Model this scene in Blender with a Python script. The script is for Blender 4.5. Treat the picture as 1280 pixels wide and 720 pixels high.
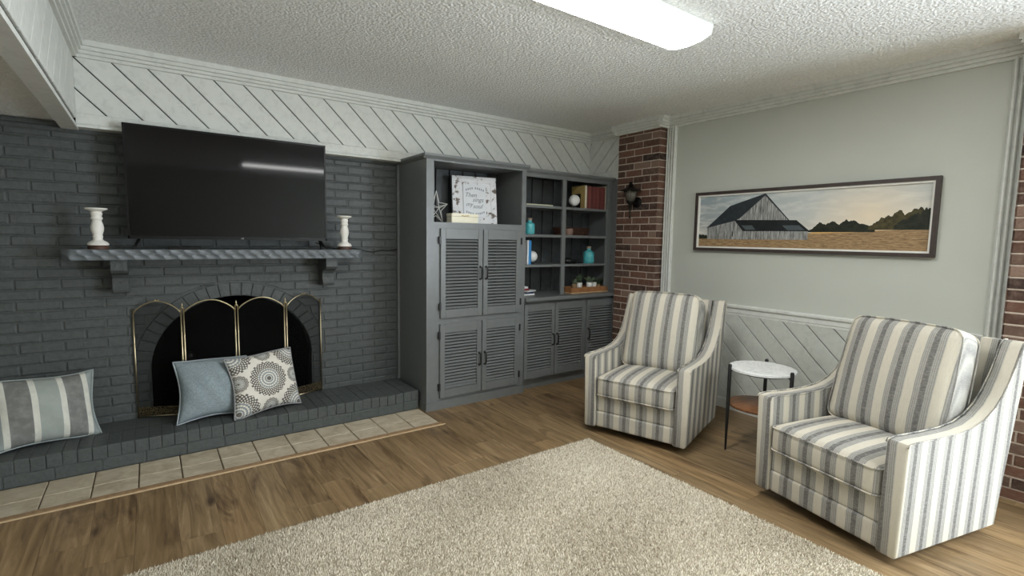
import bpy, bmesh, math, random
import numpy as np
from mathutils import Vector, Matrix
random.seed(7)
rng = np.random.default_rng(7)
scene = bpy.context.scene
COL = scene.collection
for o in list(bpy.data.objects):
    bpy.data.objects.remove(o)

def lin(r, g, b):
    f = lambda v: (v / 12.92 if v <= .04045 else ((v + .055) / 1.055) ** 2.4)
    return (f(r / 255), f(g / 255), f(b / 255), 1)

# ------------------------------------------------------------------ camera
F, YAW, PITCH, ROLL = 633.164, .6231, .0967, .0169
CAM = Vector((-3.8098, -3.9247, 1.3515))
fw = Vector((math.sin(YAW) * math.cos(PITCH), math.cos(YAW) * math.cos(PITCH), -math.sin(PITCH)))
rt = Vector((math.cos(YAW), -math.sin(YAW), 0))
up = rt.cross(fw)
r2 = rt * math.cos(ROLL) + up * math.sin(ROLL)
u2 = -rt * math.sin(ROLL) + up * math.cos(ROLL)
cd = bpy.data.cameras.new('camera')
cam = bpy.data.objects.new('camera', cd)
COL.objects.link(cam)
M = Matrix(((r2.x, u2.x, -fw.x, CAM.x), (r2.y, u2.y, -fw.y, CAM.y), (r2.z, u2.z, -fw.z, CAM.z), (0, 0, 0, 1)))
cam.matrix_world = M
cd.sensor_fit = 'HORIZONTAL'
cd.sensor_width = 36
cd.lens = F * 36 / 1280
cd.clip_start = .05
scene.camera = cam

# ------------------------------------------------------------------ world, daylight, exposure
world = bpy.data.worlds.new('world')
scene.world = world
world.use_nodes = True
wn = world.node_tree
wn.nodes['Background'].inputs[0].default_value = (.55, .72, 1, 1)
wn.nodes['Background'].inputs[1].default_value = 1.2

def daylight(name, loc, rot, sx, sy, power, color):
    ld = bpy.data.lights.new(name, 'AREA')
    ld.shape = 'RECTANGLE'
    ld.size, ld.size_y = sx, sy
    ld.energy = power
    ld.color = color
    o = bpy.data.objects.new(name, ld)
    COL.objects.link(o)
    o.location = loc
    o.rotation_euler = rot
    return o
# daylight that enters through the glazed doors in the wall behind the camera
daylight('window_daylight', (.16, -5.2, 1.1), (math.radians(90), 0, math.radians(90)), 2.0, 1.95, 120, (.86, .94, 1.0))
LAMP = 12.5
vs = scene.view_settings
vs.view_transform = 'Standard'
vs.look = 'None'
vs.gamma = 1
vs.use_curve_mapping = False
vs.exposure = 1.42

# ------------------------------------------------------------------ mesh helpers
class MB:
    def __init__(s):
        s.v = []
        s.f = []
        s.m = []
    def add(s, vs, fs, mi=0):
        b = len(s.v)
        s.v += [tuple(p) for p in vs]
        s.f += [tuple(b + i for i in f) for f in fs]
        s.m += [mi] * len(fs)
        return s
    def box(s, x0, x1, y0, y1, z0, z1, mi=0):
        vs = [(x, y, z) for x in (x0, x1) for y in (y0, y1) for z in (z0, z1)]
        return s.add(vs, [(0, 1, 3, 2), (4, 6, 7, 5), (0, 4, 5, 1), (2, 3, 7, 6), (0, 2, 6, 4), (1, 5, 7, 3)], mi)
    def prism(s, poly, fn, d0, d1, mi=0):
        n = len(poly)
        vs = [fn(u, v, d0) for u, v in poly] + [fn(u, v, d1) for u, v in poly]
        fs = [tuple(range(n)), tuple(range(2 * n - 1, n - 1, -1))]
        fs += [(i, i + n, (i + 1) % n + n, (i + 1) % n) for i in range(n)]
        return s.add(vs, fs, mi)
    def tube(s, pts, rad, n=8, closed=False, mi=0, cap=True):
        pts = [Vector(p) for p in pts]
        k = len(pts)
        rads = rad if hasattr(rad, '__len__') else [rad] * k
        vs = []
        prev = None
        for i, p in enumerate(pts):
            if closed:
                t = pts[(i + 1) % k] - pts[i - 1]
            else:
                t = pts[min(i + 1, k - 1)] - pts[max(i - 1, 0)]
            t.normalize()
            if prev is None:
                a = Vector((0, 0, 1)) if abs(t.z) < .9 else Vector((1, 0, 0))
                nx = t.cross(a).normalized()
            else:
                nx = (prev - t * prev.dot(t)).normalized()
            prev = nx
            ny = t.cross(nx)
            for j in range(n):
                a = 2 * math.pi * j / n
                vs.append(p + (nx * math.cos(a) + ny * math.sin(a)) * rads[i])
        fs = []
        for i in range(k if closed else k - 1):
            i2 = (i + 1) % k
            for j in range(n):
                j2 = (j + 1) % n
                fs.append((i * n + j, i * n + j2, i2 * n + j2, i2 * n + j))
        if not closed and cap:
            fs.append(tuple(range(n - 1, -1, -1)))
            fs.append(tuple(range((k - 1) * n, k * n)))
        return s.add(vs, fs, mi)
    def lathe(s, prof, c=(0, 0, 0), n=24, mi=0):
        vs = []
        for r, z in prof:
            for j in range(n):
                a = 2 * math.pi * j / n
                vs.append((c[0] + r * math.cos(a), c[1] + r * math.sin(a), c[2] + z))
        fs = []
        for i in range(len(prof) - 1):
            for j in range(n):
                j2 = (j + 1) % n
                fs.append((i * n + j, i * n + j2, (i + 1) * n + j2, (i + 1) * n + j))
        fs.append(tuple(range(n - 1, -1, -1)))
        fs.append(tuple(range((len(prof) - 1) * n, len(prof) * n)))
        return s.add(vs, fs, mi)
    def sphere(s, c, r, n=20, mi=0, sc=(1, 1, 1)):
        vs = []
        m = n // 2
        for i in range(1, m):
            t = math.pi * i / m
            for j in range(n):
                a = 2 * math.pi * j / n
                vs.append((c[0] + sc[0] * r * math.sin(t) * math.cos(a), c[1] + sc[1] * r * math.sin(t) * math.sin(a), c[2] + sc[2] * r * math.cos(t)))
        fs = [((i * n + j), (i + 1) * n + j, (i + 1) * n + (j + 1) % n, i * n + (j + 1) % n) for i in range(m - 2) for j in range(n)]
        t0 = len(vs)
        vs += [(c[0], c[1], c[2] + r * sc[2]), (c[0], c[1], c[2] - r * sc[2])]
        fs += [(t0, j, (j + 1) % n) for j in range(n)]
        fs += [(t0 + 1, (m - 2) * n + (j + 1) % n, (m - 2) * n + j) for j in range(n)]
        return s.add(vs, fs, mi)
    def rbox(s, lo, hi, r, puff=(0, 0, 0), seg=6, fn=None, mi=0):
        lo = np.array(lo, float)
        hi = np.array(hi, float)
        c = (lo + hi) / 2
        h = (hi - lo) / 2
        rr = min(r, h.min() * .999)
        ax = []
        for a in range(3):
            e = [-h[a], -h[a] + .12 * rr, -h[a] + .35 * rr, -h[a] + .65 * rr]
            mid = list(np.linspace(-h[a] + rr, h[a] - rr, seg + 1))
            ax.append(e + mid + [-q for q in reversed(e)])
        idx = {}
        vs = []
        fs = []
        def vid(p):
            k = tuple(np.round(p, 6))
            if k not in idx:
                idx[k] = len(vs)
                q = np.clip(p, -(h - rr), h - rr)
                d = p - q
                L = np.linalg.norm(d)
                o = q + d / L * rr if L > 1e-9 else p.copy()
                t = np.clip(1 - (o / h) ** 2, 0, 1)
                for a in range(3):
                    b1, b2 = (a + 1) % 3, (a + 2) % 3
                    o[a] += np.sign(o[a]) * puff[a] * (t[b1] * t[b2]) ** .6 * min(1, abs(o[a]) / h[a])
                o = o + c
                vs.append(tuple(fn(*o)) if fn else tuple(o))
            return idx[k]
        for a in range(3):
            b1, b2 = (a + 1) % 3, (a + 2) % 3
            for sgn in (-1, 1):
                for i in range(len(ax[b1]) - 1):
                    for j in range(len(ax[b2]) - 1):
                        q = []
                        for di, dj in ((0, 0), (1, 0), (1, 1), (0, 1)):
                            p = np.zeros(3)
                            p[a] = sgn * h[a]
                            p[b1] = ax[b1][i + di]
                            p[b2] = ax[b2][j + dj]
                            q.append(vid(p))
                        if sgn < 0:
                            q.reverse()
                        if len(set(q)) == 4:
                            fs.append(tuple(q))
        return s.add(vs, fs, mi)
    def mesh(s, name, mats, smooth=False, angle=None):
        me = bpy.data.meshes.new(name)
        me.from_pydata(s.v, [], s.f)
        for m in (mats if isinstance(mats, (list, tuple)) else [mats]):
            me.materials.append(m)
        if any(s.m):
            me.polygons.foreach_set('material_index', s.m)
        bm = bmesh.new()
        bm.from_mesh(me)
        bmesh.ops.recalc_face_normals(bm, faces=bm.faces)
        if angle:
            for e in bm.edges:
                if len(e.link_faces) == 2 and e.calc_face_angle(0) > math.radians(angle):
                    e.smooth = False
        bm.to_mesh(me)
        bm.free()
        if smooth or angle:
            me.polygons.foreach_set('use_smooth', [True] * len(me.polygons))
        me.update()
        return me
    def build(s, name, mats, parent=None, smooth=False, angle=None):
        return link(name, s.mesh(name, mats, smooth, angle), parent)

def link(name, me, parent=None):
    o = bpy.data.objects.new(name, me)
    COL.objects.link(o)
    if parent:
        o.parent = parent
    return o
def tag(o, label, cat=None, group=None, kind=None):
    o['label'] = label
    if cat:
        o['category'] = cat
    if group:
        o['group'] = group
    if kind:
        o['kind'] = kind
    return o
def thing(name, label, cat, loc=(0, 0, 0), rot=(0, 0, 0), group=None):
    o = bpy.data.objects.new(name, None)
    COL.objects.link(o)
    o.empty_display_size = .1
    o.location = loc
    o.rotation_euler = rot
    return tag(o, label, cat, group)
def struct(o, label):
    o['kind'] = 'structure'
    o['label'] = label
    return o
def inset(poly, d):
    n = len(poly)
    A = sum(poly[i][0] * poly[(i + 1) % n][1] - poly[(i + 1) % n][0] * poly[i][1] for i in range(n))
    sg = 1 if A > 0 else -1
    out = []
    for i in range(n):
        p0, p1, p2 = Vector(poly[i - 1]), Vector(poly[i]), Vector(poly[(i + 1) % n])
        a = (p1 - p0).normalized()
        b = (p2 - p1).normalized()
        n1 = Vector((-a.y, a.x)) * sg
        n2 = Vector((-b.y, b.x)) * sg
        m = n1 + n2
        k = max(.35, m.dot(n1))
        q = p1 + m * (d / k)
        out.append((q.x, q.y))
    return out
def slab(mb, poly, fn, depth, ch, mi=0):
    """a piece with chamfered front edges: fn(u,v,d), d = distance behind the face"""
    n = len(poly)
    fr = inset(poly, ch)
    vs = [fn(u, v, 0) for u, v in fr] + [fn(u, v, ch * .8) for u, v in poly] + [fn(u, v, depth) for u, v in poly]
    fs = [tuple(range(n)), tuple(range(3 * n - 1, 2 * n - 1, -1))]
    for L in (0, n):
        fs += [(L + i, L + n + i, L + n + (i + 1) % n, L + (i + 1) % n) for i in range(n)]
    return mb.add(vs, fs, mi)
def clip(poly, a, b, c):
    """keep a*u+b*v>=c"""
    out = []
    for i in range(len(poly)):
        p, q = poly[i - 1], poly[i]
        dp, dq = a * p[0] + b * p[1] - c, a * q[0] + b * q[1] - c
        if (dp >= 0) != (dq >= 0):
            t = dp / (dp - dq)
            out.append((p[0] + t * (q[0] - p[0]), p[1] + t * (q[1] - p[1])))
        if dq >= 0:
            out.append(q)
    return out
def area(p):
    return abs(sum(p[i - 1][0] * p[i][1] - p[i][0] * p[i - 1][1] for i in range(len(p)))) / 2
def bevel_mesh(me, w, seg, test):
    bm = bmesh.new()
    bm.from_mesh(me)
    es = [e for e in bm.edges if test(e)]
    bmesh.ops.bevel(bm, geom=es, offset=w, segments=seg, affect='EDGES', profile=.5)
    bm.to_mesh(me)
    bm.free()
    me.update()

# ------------------------------------------------------------------ materials
class G:
    def __init__(s, name, rough=.6, spec=.5, metal=0):
        s.mat = bpy.data.materials.new(name)
        s.mat.use_nodes = True
        s.t = s.mat.node_tree
        s.b = s.t.nodes['Principled BSDF']
        s.b.inputs['Roughness'].default_value = rough
        s.b.inputs['Specular IOR Level'].default_value = spec
        s.b.inputs['Metallic'].default_value = metal
        s._tc = None
        s._oi = None
    def n(s, ty, **kw):
        nd = s.t.nodes.new(ty)
        for k, v in kw.items():
            setattr(nd, k, v)
        return nd
    def put(s, sock, val):
        if isinstance(val, bpy.types.NodeSocket):
            s.t.links.new(val, sock)
        elif val is not None:
            sock.default_value = val
    @property
    def tc(s):
        if not s._tc:
            s._tc = s.n('ShaderNodeTexCoord')
        return s._tc
    @property
    def rand(s):
        if not s._oi:
            s._oi = s.n('ShaderNodeObjectInfo')
        return s._oi.outputs['Random']
    @property
    def obj(s):
        return s.tc.outputs['Object']
    @property
    def pos(s):
        return s.n('ShaderNodeNewGeometry').outputs['Position']
    def m(s, op, a, b=None, c=None):
        nd = s.n('ShaderNodeMath', operation=op)
        for i, v in enumerate((a, b, c)):
            if v is not None:
                s.put(nd.inputs[i], v)
        return nd.outputs[0]
    def sep(s, v):
        nd = s.n('ShaderNodeSeparateXYZ')
        s.put(nd.inputs[0], v)
        return nd.outputs
    def comb(s, x, y, z):
        nd = s.n('ShaderNodeCombineXYZ')
        for i, v in enumerate((x, y, z)):
            s.put(nd.inputs[i], v)
        return nd.outputs[0]
    def vm(s, op, a, b):
        nd = s.n('ShaderNodeVectorMath', operation=op)
        s.put(nd.inputs[0], a)
        s.put(nd.inputs[1], b)
        return nd.outputs[0]
    def noise(s, co, scale, detail=3, rough=.55, dist=0):
        nd = s.n('ShaderNodeTexNoise')
        s.put(nd.inputs['Vector'], co)
        nd.inputs['Scale'].default_value = scale
        nd.inputs['Detail'].default_value = detail
        nd.inputs['Roughness'].default_value = rough
        nd.inputs['Distortion'].default_value = dist
        return nd.outputs[0]
    def voro(s, co, scale, feature='F1', out=0):
        nd = s.n('ShaderNodeTexVoronoi', feature=feature)
        s.put(nd.inputs['Vector'], co)
        nd.inputs['Scale'].default_value = scale
        return nd.outputs[out]
    def ramp(s, fac, stops, interp='LINEAR'):
        nd = s.n('ShaderNodeValToRGB')
        nd.color_ramp.interpolation = interp
        e = nd.color_ramp.elements
        while len(e) < len(stops):
            e.new(1)
        for el, (p, c) in zip(e, stops):
            el.position = p
            el.color = c if len(c) == 4 else (*c, 1)
        s.put(nd.inputs[0], fac)
        return nd.outputs[0]
    def mix(s, fac, a, b, mode='MIX'):
        nd = s.n('ShaderNodeMix', data_type='RGBA', blend_type=mode)
        s.put(nd.inputs[0], fac)
        s.put(nd.inputs[6], a)
        s.put(nd.inputs[7], b)
        return nd.outputs[2]
    def col(s, v):
        s.put(s.b.inputs['Base Color'], v)
        return s
    def rough(s, v):
        s.put(s.b.inputs['Roughness'], v)
        return s
    def bump(s, h, strength=.3, dist=.01):
        nd = s.n('ShaderNodeBump')
        nd.inputs['Strength'].default_value = strength
        nd.inputs['Distance'].default_value = dist
        s.put(nd.inputs['Height'], h)
        s.t.links.new(nd.outputs[0], s.b.inputs['Normal'])
        return s

def plain(name, c, rough=.6, spec=.5, metal=0, var=.06, scale=30, bump=0):
    g = G(name, rough, spec, metal)
    a = tuple(min(1, x * (1 - var)) for x in c[:3]) + (1,)
    b = tuple(min(1, x * (1 + var)) for x in c[:3]) + (1,)
    nz = g.noise(g.obj, scale)
    g.col(g.ramp(nz, [(.3, a), (.7, b)]))
    if bump:
        g.bump(nz, bump, .005)
    return g.mat

def mat_white_paint(name, c, per_piece=.05):
    g = G(name, .55, .3)
    p = g.pos
    streak = g.noise(g.vm('MULTIPLY', p, (1, 1, 1)), 18, 5, .7, .6)
    fine = g.noise(g.vm('MULTIPLY', p, (40, 40, 9)), 1.2, 3)
    base = g.ramp(streak, [(.28, tuple(x * .84 for x in c[:3])), (.5, c[:3]), (.8, tuple(min(1, x * 1.06) for x in c[:3]))])
    base = g.mix(g.m('MULTIPLY', g.rand, per_piece * 3), base, tuple(x * .75 for x in c[:3]) + (1,))
    g.col(base)
    g.bump(fine, .06, .004)
    return g.mat
M_BOARD = mat_white_paint('white_painted_wood', lin(214, 215, 209))
M_TRIM = mat_white_paint('white_trim_paint', lin(214, 215, 209), .02)
M_WALL = plain('grey_wall_paint', lin(190, 192, 183), .6, .3, var=.015, scale=3)
M_WAINS = mat_white_paint('wainscot_paint', lin(196, 198, 190), .05)
M_GROOVE = plain('dark_groove', lin(22, 22, 21), .9, .1)

def mat_ceiling():
    g = G('popcorn_ceiling', .9, .1)
    p = g.pos
    a = g.noise(p, 55, 3, .6)
    v = g.voro(p, 70)
    h = g.m('SUBTRACT', a, g.m('MULTIPLY', v, .6))
    g.col(g.ramp(h, [(.05, lin(232, 233, 230)), (.5, lin(249, 250, 248))]))
    g.bump(h, .6, .012)
    return g.mat
M_CEIL = mat_ceiling()

def mat_painted_brick(name, c, bump=.5):
    g = G(name, .5, .4)
    p = g.pos
    n1 = g.noise(p, 45, 4, .65)
    n2 = g.noise(p, 4, 2)
    col = g.ramp(n1, [(.25, tuple(x * .72 for x in c[:3])), (.5, c[:3]), (.8, tuple(x * 1.25 for x in c[:3]))])
    col = g.mix(g.m('MULTIPLY', g.rand, .12), col, tuple(x * .6 for x in c[:3]) + (1,))
    g.col(col)
    g.bump(n1, bump, .006)
    g.rough(g.m('ADD', .36, g.m('MULTIPLY', n2, .22)))
    return g.mat
M_PBRICK = mat_painted_brick('grey_painted_brick', lin(77, 81, 80))
M_PMORT = mat_painted_brick('grey_painted_mortar', lin(74, 78, 77), .7)

def mat_red_brick():
    g = G('red_brown_brick', .85, .2)
    p = g.pos
    tone = g.ramp(g.rand, [(0, lin(56, 46, 43)), (.15, lin(84, 62, 53)), (.35, lin(116, 84, 70)), (.55, lin(78, 60, 53)), (.72, lin(138, 114, 100)), (.86, lin(104, 76, 64)), (1, lin(50, 43, 42))])
    n1 = g.noise(p, 28, 4, .7)
    n2 = g.noise(p, 120, 2)
    col = g.mix(g.ramp(n1, [(.45, (0, 0, 0)), (.75, (.5, .5, .5))]), tone, lin(138, 118, 105))
    col = g.mix(g.ramp(n2, [(.55, (0, 0, 0)), (.75, (.5, .5, .5))]), col, lin(84, 66, 62))
    g.col(col)
    g.bump(g.m('ADD', n1, n2), .5, .006)
    return g.mat
M_RBRICK = mat_red_brick()
M_RMORT = plain('brick_mortar', lin(190, 176, 162), .95, .1, var=.15, scale=60, bump=.4)

def mat_plank():
    g = G('oak_plank', .42, .4)
    off = g.comb(g.m('MULTIPLY', g.rand, 37), g.m('MULTIPLY', g.rand, 91), g.m('MULTIPLY', g.rand, 13))
    p = g.vm('ADD', g.obj, off)
    grain = g.noise(g.vm('MULTIPLY', p, (26, 1.7, 1)), 1.0, 5, .62, 1.2)
    fine = g.noise(g.vm('MULTIPLY', p, (220, 5, 1)), 1.0, 2)
    blot = g.noise(g.vm('MULTIPLY', p, (7, 1.6, 1)), 1.0, 3, .6, 1.6)
    col = g.ramp(grain, [(.25, lin(92, 74, 51)), (.45, lin(130, 108, 78)), (.6, lin(150, 126, 94)), (.8, lin(180, 156, 122))])
    col = g.mix(g.ramp(blot, [(.53, (0, 0, 0)), (.75, (.9, .9, .9))]), col, lin(72, 53, 36))
    col = g.mix(g.m('MULTIPLY', fine, .3), col, lin(96, 74, 54))
    kn = g.voro(g.vm('MULTIPLY', p, (4.2, 1.6, 1)), 1.0)
    col = g.mix(g.ramp(kn, [(.03, (.85, .85, .85)), (.11, (0, 0, 0))]), col, lin(58, 40, 27))
    tint = g.ramp(g.rand, [(0, (.76, .72, .68)), (.35, (1.05, 1.06, 1.04)), (.6, (.88, .87, .84)), (1, (1.22, 1.18, 1.1))])
    g.col(g.mix(1, col, tint, 'MULTIPLY'))
    g.bump(fine, .12, .002)
    return g.mat
M_PLANK = mat_plank()

def mat_tile():
    g = G('travertine_tile', .5, .35)
    p = g.vm('ADD', g.pos, g.comb(g.m('MULTIPLY', g.rand, 20), 0, 0))
    a = g.noise(p, 9, 5, .65, .8)
    b = g.noise(g.vm('MULTIPLY', p, (1, 4, 1)), 16, 3)
    c = g.ramp(a, [(.25, lin(158, 144, 122)), (.5, lin(188, 175, 152)), (.75, lin(206, 196, 176))])
    c = g.mix(g.ramp(b, [(.55, (0, 0, 0)), (.75, (.45, .45, .45))]), c, lin(150, 132, 108))
    g.col(c)
    g.bump(a, .15, .003)
    return g.mat
M_TILE = mat_tile()
M_GROUT = plain('tile_grout', lin(118, 104, 86), .9, .1)
M_STRIP = plain('wood_transition', lin(150, 122, 90), .5, .4, var=.2, scale=40)
M_STRIPL = plain('wood_transition_light', lin(192, 166, 132), .5, .4, var=.1, scale=30)
M_CAB = plain('grey_cabinet_paint', lin(110, 113, 113), .36, .5, var=.05, scale=20, bump=.05)
M_CABIN = plain('grey_cabinet_inside_shaded', lin(66, 69, 71), .5, .4, var=.2, scale=14)  # back boards: streaky dark paint with the recess shade put into the colour
M_BLACK = plain('black_metal', lin(22, 22, 23), .4, .5, var=.1)
M_BLKPL = plain('black_plastic', lin(11, 10, 10), .35, .25, var=.1)
M_SCREEN = plain('tv_glass', lin(9, 6, 6), .05, .2, var=.02)
M_MANTEL = plain('grey_mantel_paint', lin(98, 103, 106), .42, .5, var=.06, scale=25, bump=.05)
M_BRASS = plain('brass', lin(206, 190, 156), .28, .5, 1, var=.06)
M_BRONZE = plain('dark_bronze', lin(30, 27, 25), .45, .5, .6, var=.2)
M_SOOT = plain('sooty_firebrick', lin(15, 14, 14), .95, .03, var=.4, scale=6)
M_LENS = None

def mat_mesh():
    g = G('screen_wire_mesh', .6, .2)
    g.col(g.ramp(g.noise(g.obj, 300), [(.3, lin(10, 10, 10)), (.7, lin(14, 14, 13))]))
    g.b.inputs['Alpha'].default_value = .36
    g.b.inputs['Specular IOR Level'].default_value = .1
    return g.mat
M_WIREMESH = mat_mesh()
def mat_filigree():
    g = G('brass_filigree', .45, .5, .7)
    v = g.voro(g.obj, 75, 'DISTANCE_TO_EDGE')
    w = g.noise(g.obj, 90, 2)
    f = g.ramp(g.m('ADD', v, g.m('MULTIPLY', w, .12)), [(.1, (1, 1, 1)), (.22, (0, 0, 0))])
    g.col(g.mix(f, lin(26, 22, 16), lin(112, 98, 70)))
    g.bump(f, .6, .004)
    return g.mat
M_FILI = mat_filigree()

def fabric_base(g, col, p, w=.16):
    wv = g.noise(g.vm('MULTIPLY', p, (1, 1, 1)), 420, 2, .7)
    g.col(g.mix(g.ramp(wv, [(.3, (0, 0, 0)), (.75, (w * 2.2,) * 3)]), col, (.02, .022, .024, 1)))
    g.bump(wv, .25, .002)
def mat_stripe(name, arm):
    g = G(name, .9, .15)
    p = g.obj
    sx, sy, sz = g.sep(p)[:3]
    if arm:
        nn = g.sep(g.tc.outputs['Normal'])
        fy = g.m('GREATER_THAN', g.m('ABSOLUTE', nn[1]), .72)
        fx = g.m('GREATER_THAN', g.m('ABSOLUTE', nn[0]), .5)
        side = g.m('ADD', g.m('MULTIPLY', fx, sy), g.m('MULTIPLY', g.m('SUBTRACT', 1, fx), sx))
        u = g.m('ADD', g.m('MULTIPLY', fy, sx), g.m('MULTIPLY', g.m('SUBTRACT', 1, fy), side))
    else:
        u = sx
    wob = g.m('MULTIPLY', g.m('SUBTRACT', g.noise(p, 9, 2), .5), .006)
    t = g.m('FRACT', g.m('ADD', g.m('DIVIDE', g.m('ADD', u, wob), .116), 40.12))
    CR, MD, DK, LT = lin(200, 193, 177), lin(126, 125, 122), lin(103, 101, 98), lin(170, 167, 159)
    col = g.ramp(t, [(0, CR), (.27, CR), (.29, MD), (.325, LT), (.36, MD), (.39, LT), (.425, MD), (.455, LT), (.485, MD), (.51, DK), (.66, DK), (.685, MD), (.715, LT), (.745, MD), (.775, LT), (.81, MD), (.845, LT), (.88, MD), (.915, LT), (.94, CR)])
    slub = g.noise(g.vm('MULTIPLY', p, (60, 60, 260)), 1.0, 3, .7)
    slub2 = g.noise(g.comb(g.m('MULTIPLY', u, 900), g.m('MULTIPLY', sz, 30), g.m('MULTIPLY', sy, 30)), 1.0, 2)
    col = g.mix(g.ramp(slub, [(.45, (0, 0, 0)), (.85, (.6, .6, .6))]), col, lin(188, 185, 176))
    col = g.mix(g.ramp(slub2, [(.5, (0, 0, 0)), (.8, (.45, .45, .45))]), col, lin(150, 149, 147))
    g.col(col)
    g.bump(slub2, .2, .002)
    return g.mat
M_FABX = mat_stripe('striped_upholstery', False)
M_FABA = mat_stripe('striped_upholstery_arm', True)
M_UNDER = plain('black_dust_cover', lin(20, 20, 20), .9, .1)

def mat_pillow_stripe():
    g = G('wide_stripe_fabric', .9, .15)
    p = g.obj
    u = g.sep(p)[0]
    t = g.m('ADD', g.m('DIVIDE', u, .45), .5)
    SG, CRM, GR, SG2 = lin(150, 158, 156), lin(222, 220, 208), lin(122, 122, 118), lin(160, 166, 160)
    c = g.ramp(t, [(0, SG), (.075, CRM), (.135, GR), (.345, CRM), (.405, SG2), (.615, CRM), (.675, GR), (.865, CRM), (.925, SG)], 'CONSTANT')
    bl = g.noise(p, 28, 3)
    c = g.mix(g.ramp(bl, [(.4, (0, 0, 0)), (.75, (.35, .35, .35))]), c, lin(180, 180, 174))
    fabric_base(g, c, p, .1)
    return g.mat
def mat_pillow_blue():
    g = G('grey_blue_linen', .9, .15)
    a = g.noise(g.vm('MULTIPLY', g.obj, (300, 300, 60)), 1.0, 2)
    b = g.noise(g.vm('MULTIPLY', g.obj, (60, 300, 300)), 1.0, 2)
    c = g.ramp(g.m('MULTIPLY', g.m('ADD', a, b), .5), [(.35, lin(120, 132, 138)), (.65, lin(160, 171, 175))])
    fabric_base(g, c, g.obj, .06)
    return g.mat
def mat_pillow_mandala():
    g = G('medallion_print_fabric', .9, .15)
    p = g.obj
    x, y, z = g.sep(p)[:3]
    W = .43
    x = g.m('DIVIDE', x, W)
    z = g.m('SUBTRACT', g.m('DIVIDE', z, W), .5)
    cols = None
    CRM, DK, SL = lin(226, 221, 210), lin(104, 100, 96), lin(140, 148, 150)
    meds = [(0.0, 0.0, .27, 22)] + [(sx * .47, sz * .45, .30, 22) for sx in (-1, 1) for sz in (-1, 1)] + [(0, .42, .125, 14), (0, -.43, .125, 14), (.43, 0, .125, 14), (-.42, 0, .125, 14)]
    out = CRM
    for (cx, cz, R, k) in meds:
        dx = g.m('SUBTRACT', x, cx)
        dz = g.m('SUBTRACT', z, cz)
        r = g.m('DIVIDE', g.m('SQRT', g.m('ADD', g.m('MULTIPLY', dx, dx), g.m('MULTIPLY', dz, dz))), R)
        th = g.m('ARCTAN2', dz, dx)
        co = g.m('COSINE', g.m('MULTIPLY', th, k))
        inside = g.m('LESS_THAN', g.m('SUBTRACT', r, g.m('MULTIPLY', co, .035)), 1)
        # lace rings: outer lacy band dark, inner slate band, centre rosette
        lace = g.m('GREATER_THAN', g.m('MULTIPLY', g.m('SINE', g.m('MULTIPLY', r, 34)), g.m('COSINE', g.m('MULTIPLY', th, k * 1.5))), -.25)
        ring = g.m('GREATER_THAN', g.m('SINE', g.m('MULTIPLY', r, 52)), -.3)
        petal = g.m('GREATER_THAN', g.m('ADD', g.m('MULTIPLY', co, .6), g.m('SINE', g.m('MULTIPLY', r, 40))), -.1)
        outer = g.m('GREATER_THAN', r, .58)
        ink = g.m('ADD', g.m('MULTIPLY', outer, lace), g.m('MULTIPLY', g.m('SUBTRACT', 1, outer), petal))
        inkc = g.mix(outer, SL, DK)
        dot = g.m('LESS_THAN', r, .12)
        medc = g.mix(ink, CRM, inkc)
        medc = g.mix(dot, medc, DK)
        out = g.mix(inside, out, medc)
    fabric_base(g, out, p, .05)
    return g.mat

def mat_marble():
    g = G('white_marble', .2, .5)
    n = g.noise(g.obj, 9, 6, .7, 1.5)
    g.col(g.ramp(n, [(.3, lin(230, 230, 228)), (.48, lin(238, 238, 236)), (.53, lin(212, 213, 214)), (.57, lin(240, 240, 238)), (.8, lin(228, 229, 228))]))
    return g.mat
def mat_walnut():
    g = G('walnut_veneer', .4, .4)
    n = g.noise(g.vm('MULTIPLY', g.obj, (5, 60, 5)), 1.0, 4, .6, .8)
    g.col(g.ramp(n, [(.3, lin(98, 64, 40)), (.55, lin(132, 90, 60)), (.8, lin(156, 112, 78))]))
    return g.mat

# ------------------------------------------------------------------ room shell
H = 2.44
YB = .1            # brick face of back wall
XL, YR = -6.6, -6.5
# floor: slab with planks and tiles on it
floor = MB().box(XL, .15, YR - .1, .3, -.12, -.012).build('floor', M_GROUT)
struct(floor, 'wood plank floor with a tiled strip along the hearth')
PW = .163
cache = {}
def plank(x, y0, y1):
    L = round(y1 - y0, 3)
    if L not in cache:
        mb = MB()
        w = PW / 2 - .0004
        slab(mb, [(-w, -L / 2 + .0004), (w, -L / 2 + .0004), (w, L / 2 - .0004), (-w, L / 2 - .0004)], lambda u, v, d: (u, v, -d), .012, .0008)
        cache[L] = mb.mesh('plank', M_PLANK)
    o = link('plank', cache[L], floor)
    o.location = (x, (y0 + y1) / 2, 0)
k = 0
x = 0.0
while x - PW > XL:
    xc = x - PW / 2
    top = -.747 if xc < -2.12 else .02
    if -.12 < xc:
        top = .02
    y = YR
    L = 1.22
    y1 = YR + random.choice([.25, .45, .65, .85, 1.05, 1.22])
    while y < top - 1e-6:
        y1 = min(y1, top)
        if top - y1 < .12:
            y1 = top
        plank(xc, y, y1)
        y, y1 = y1, y1 + L
    x -= PW
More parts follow.
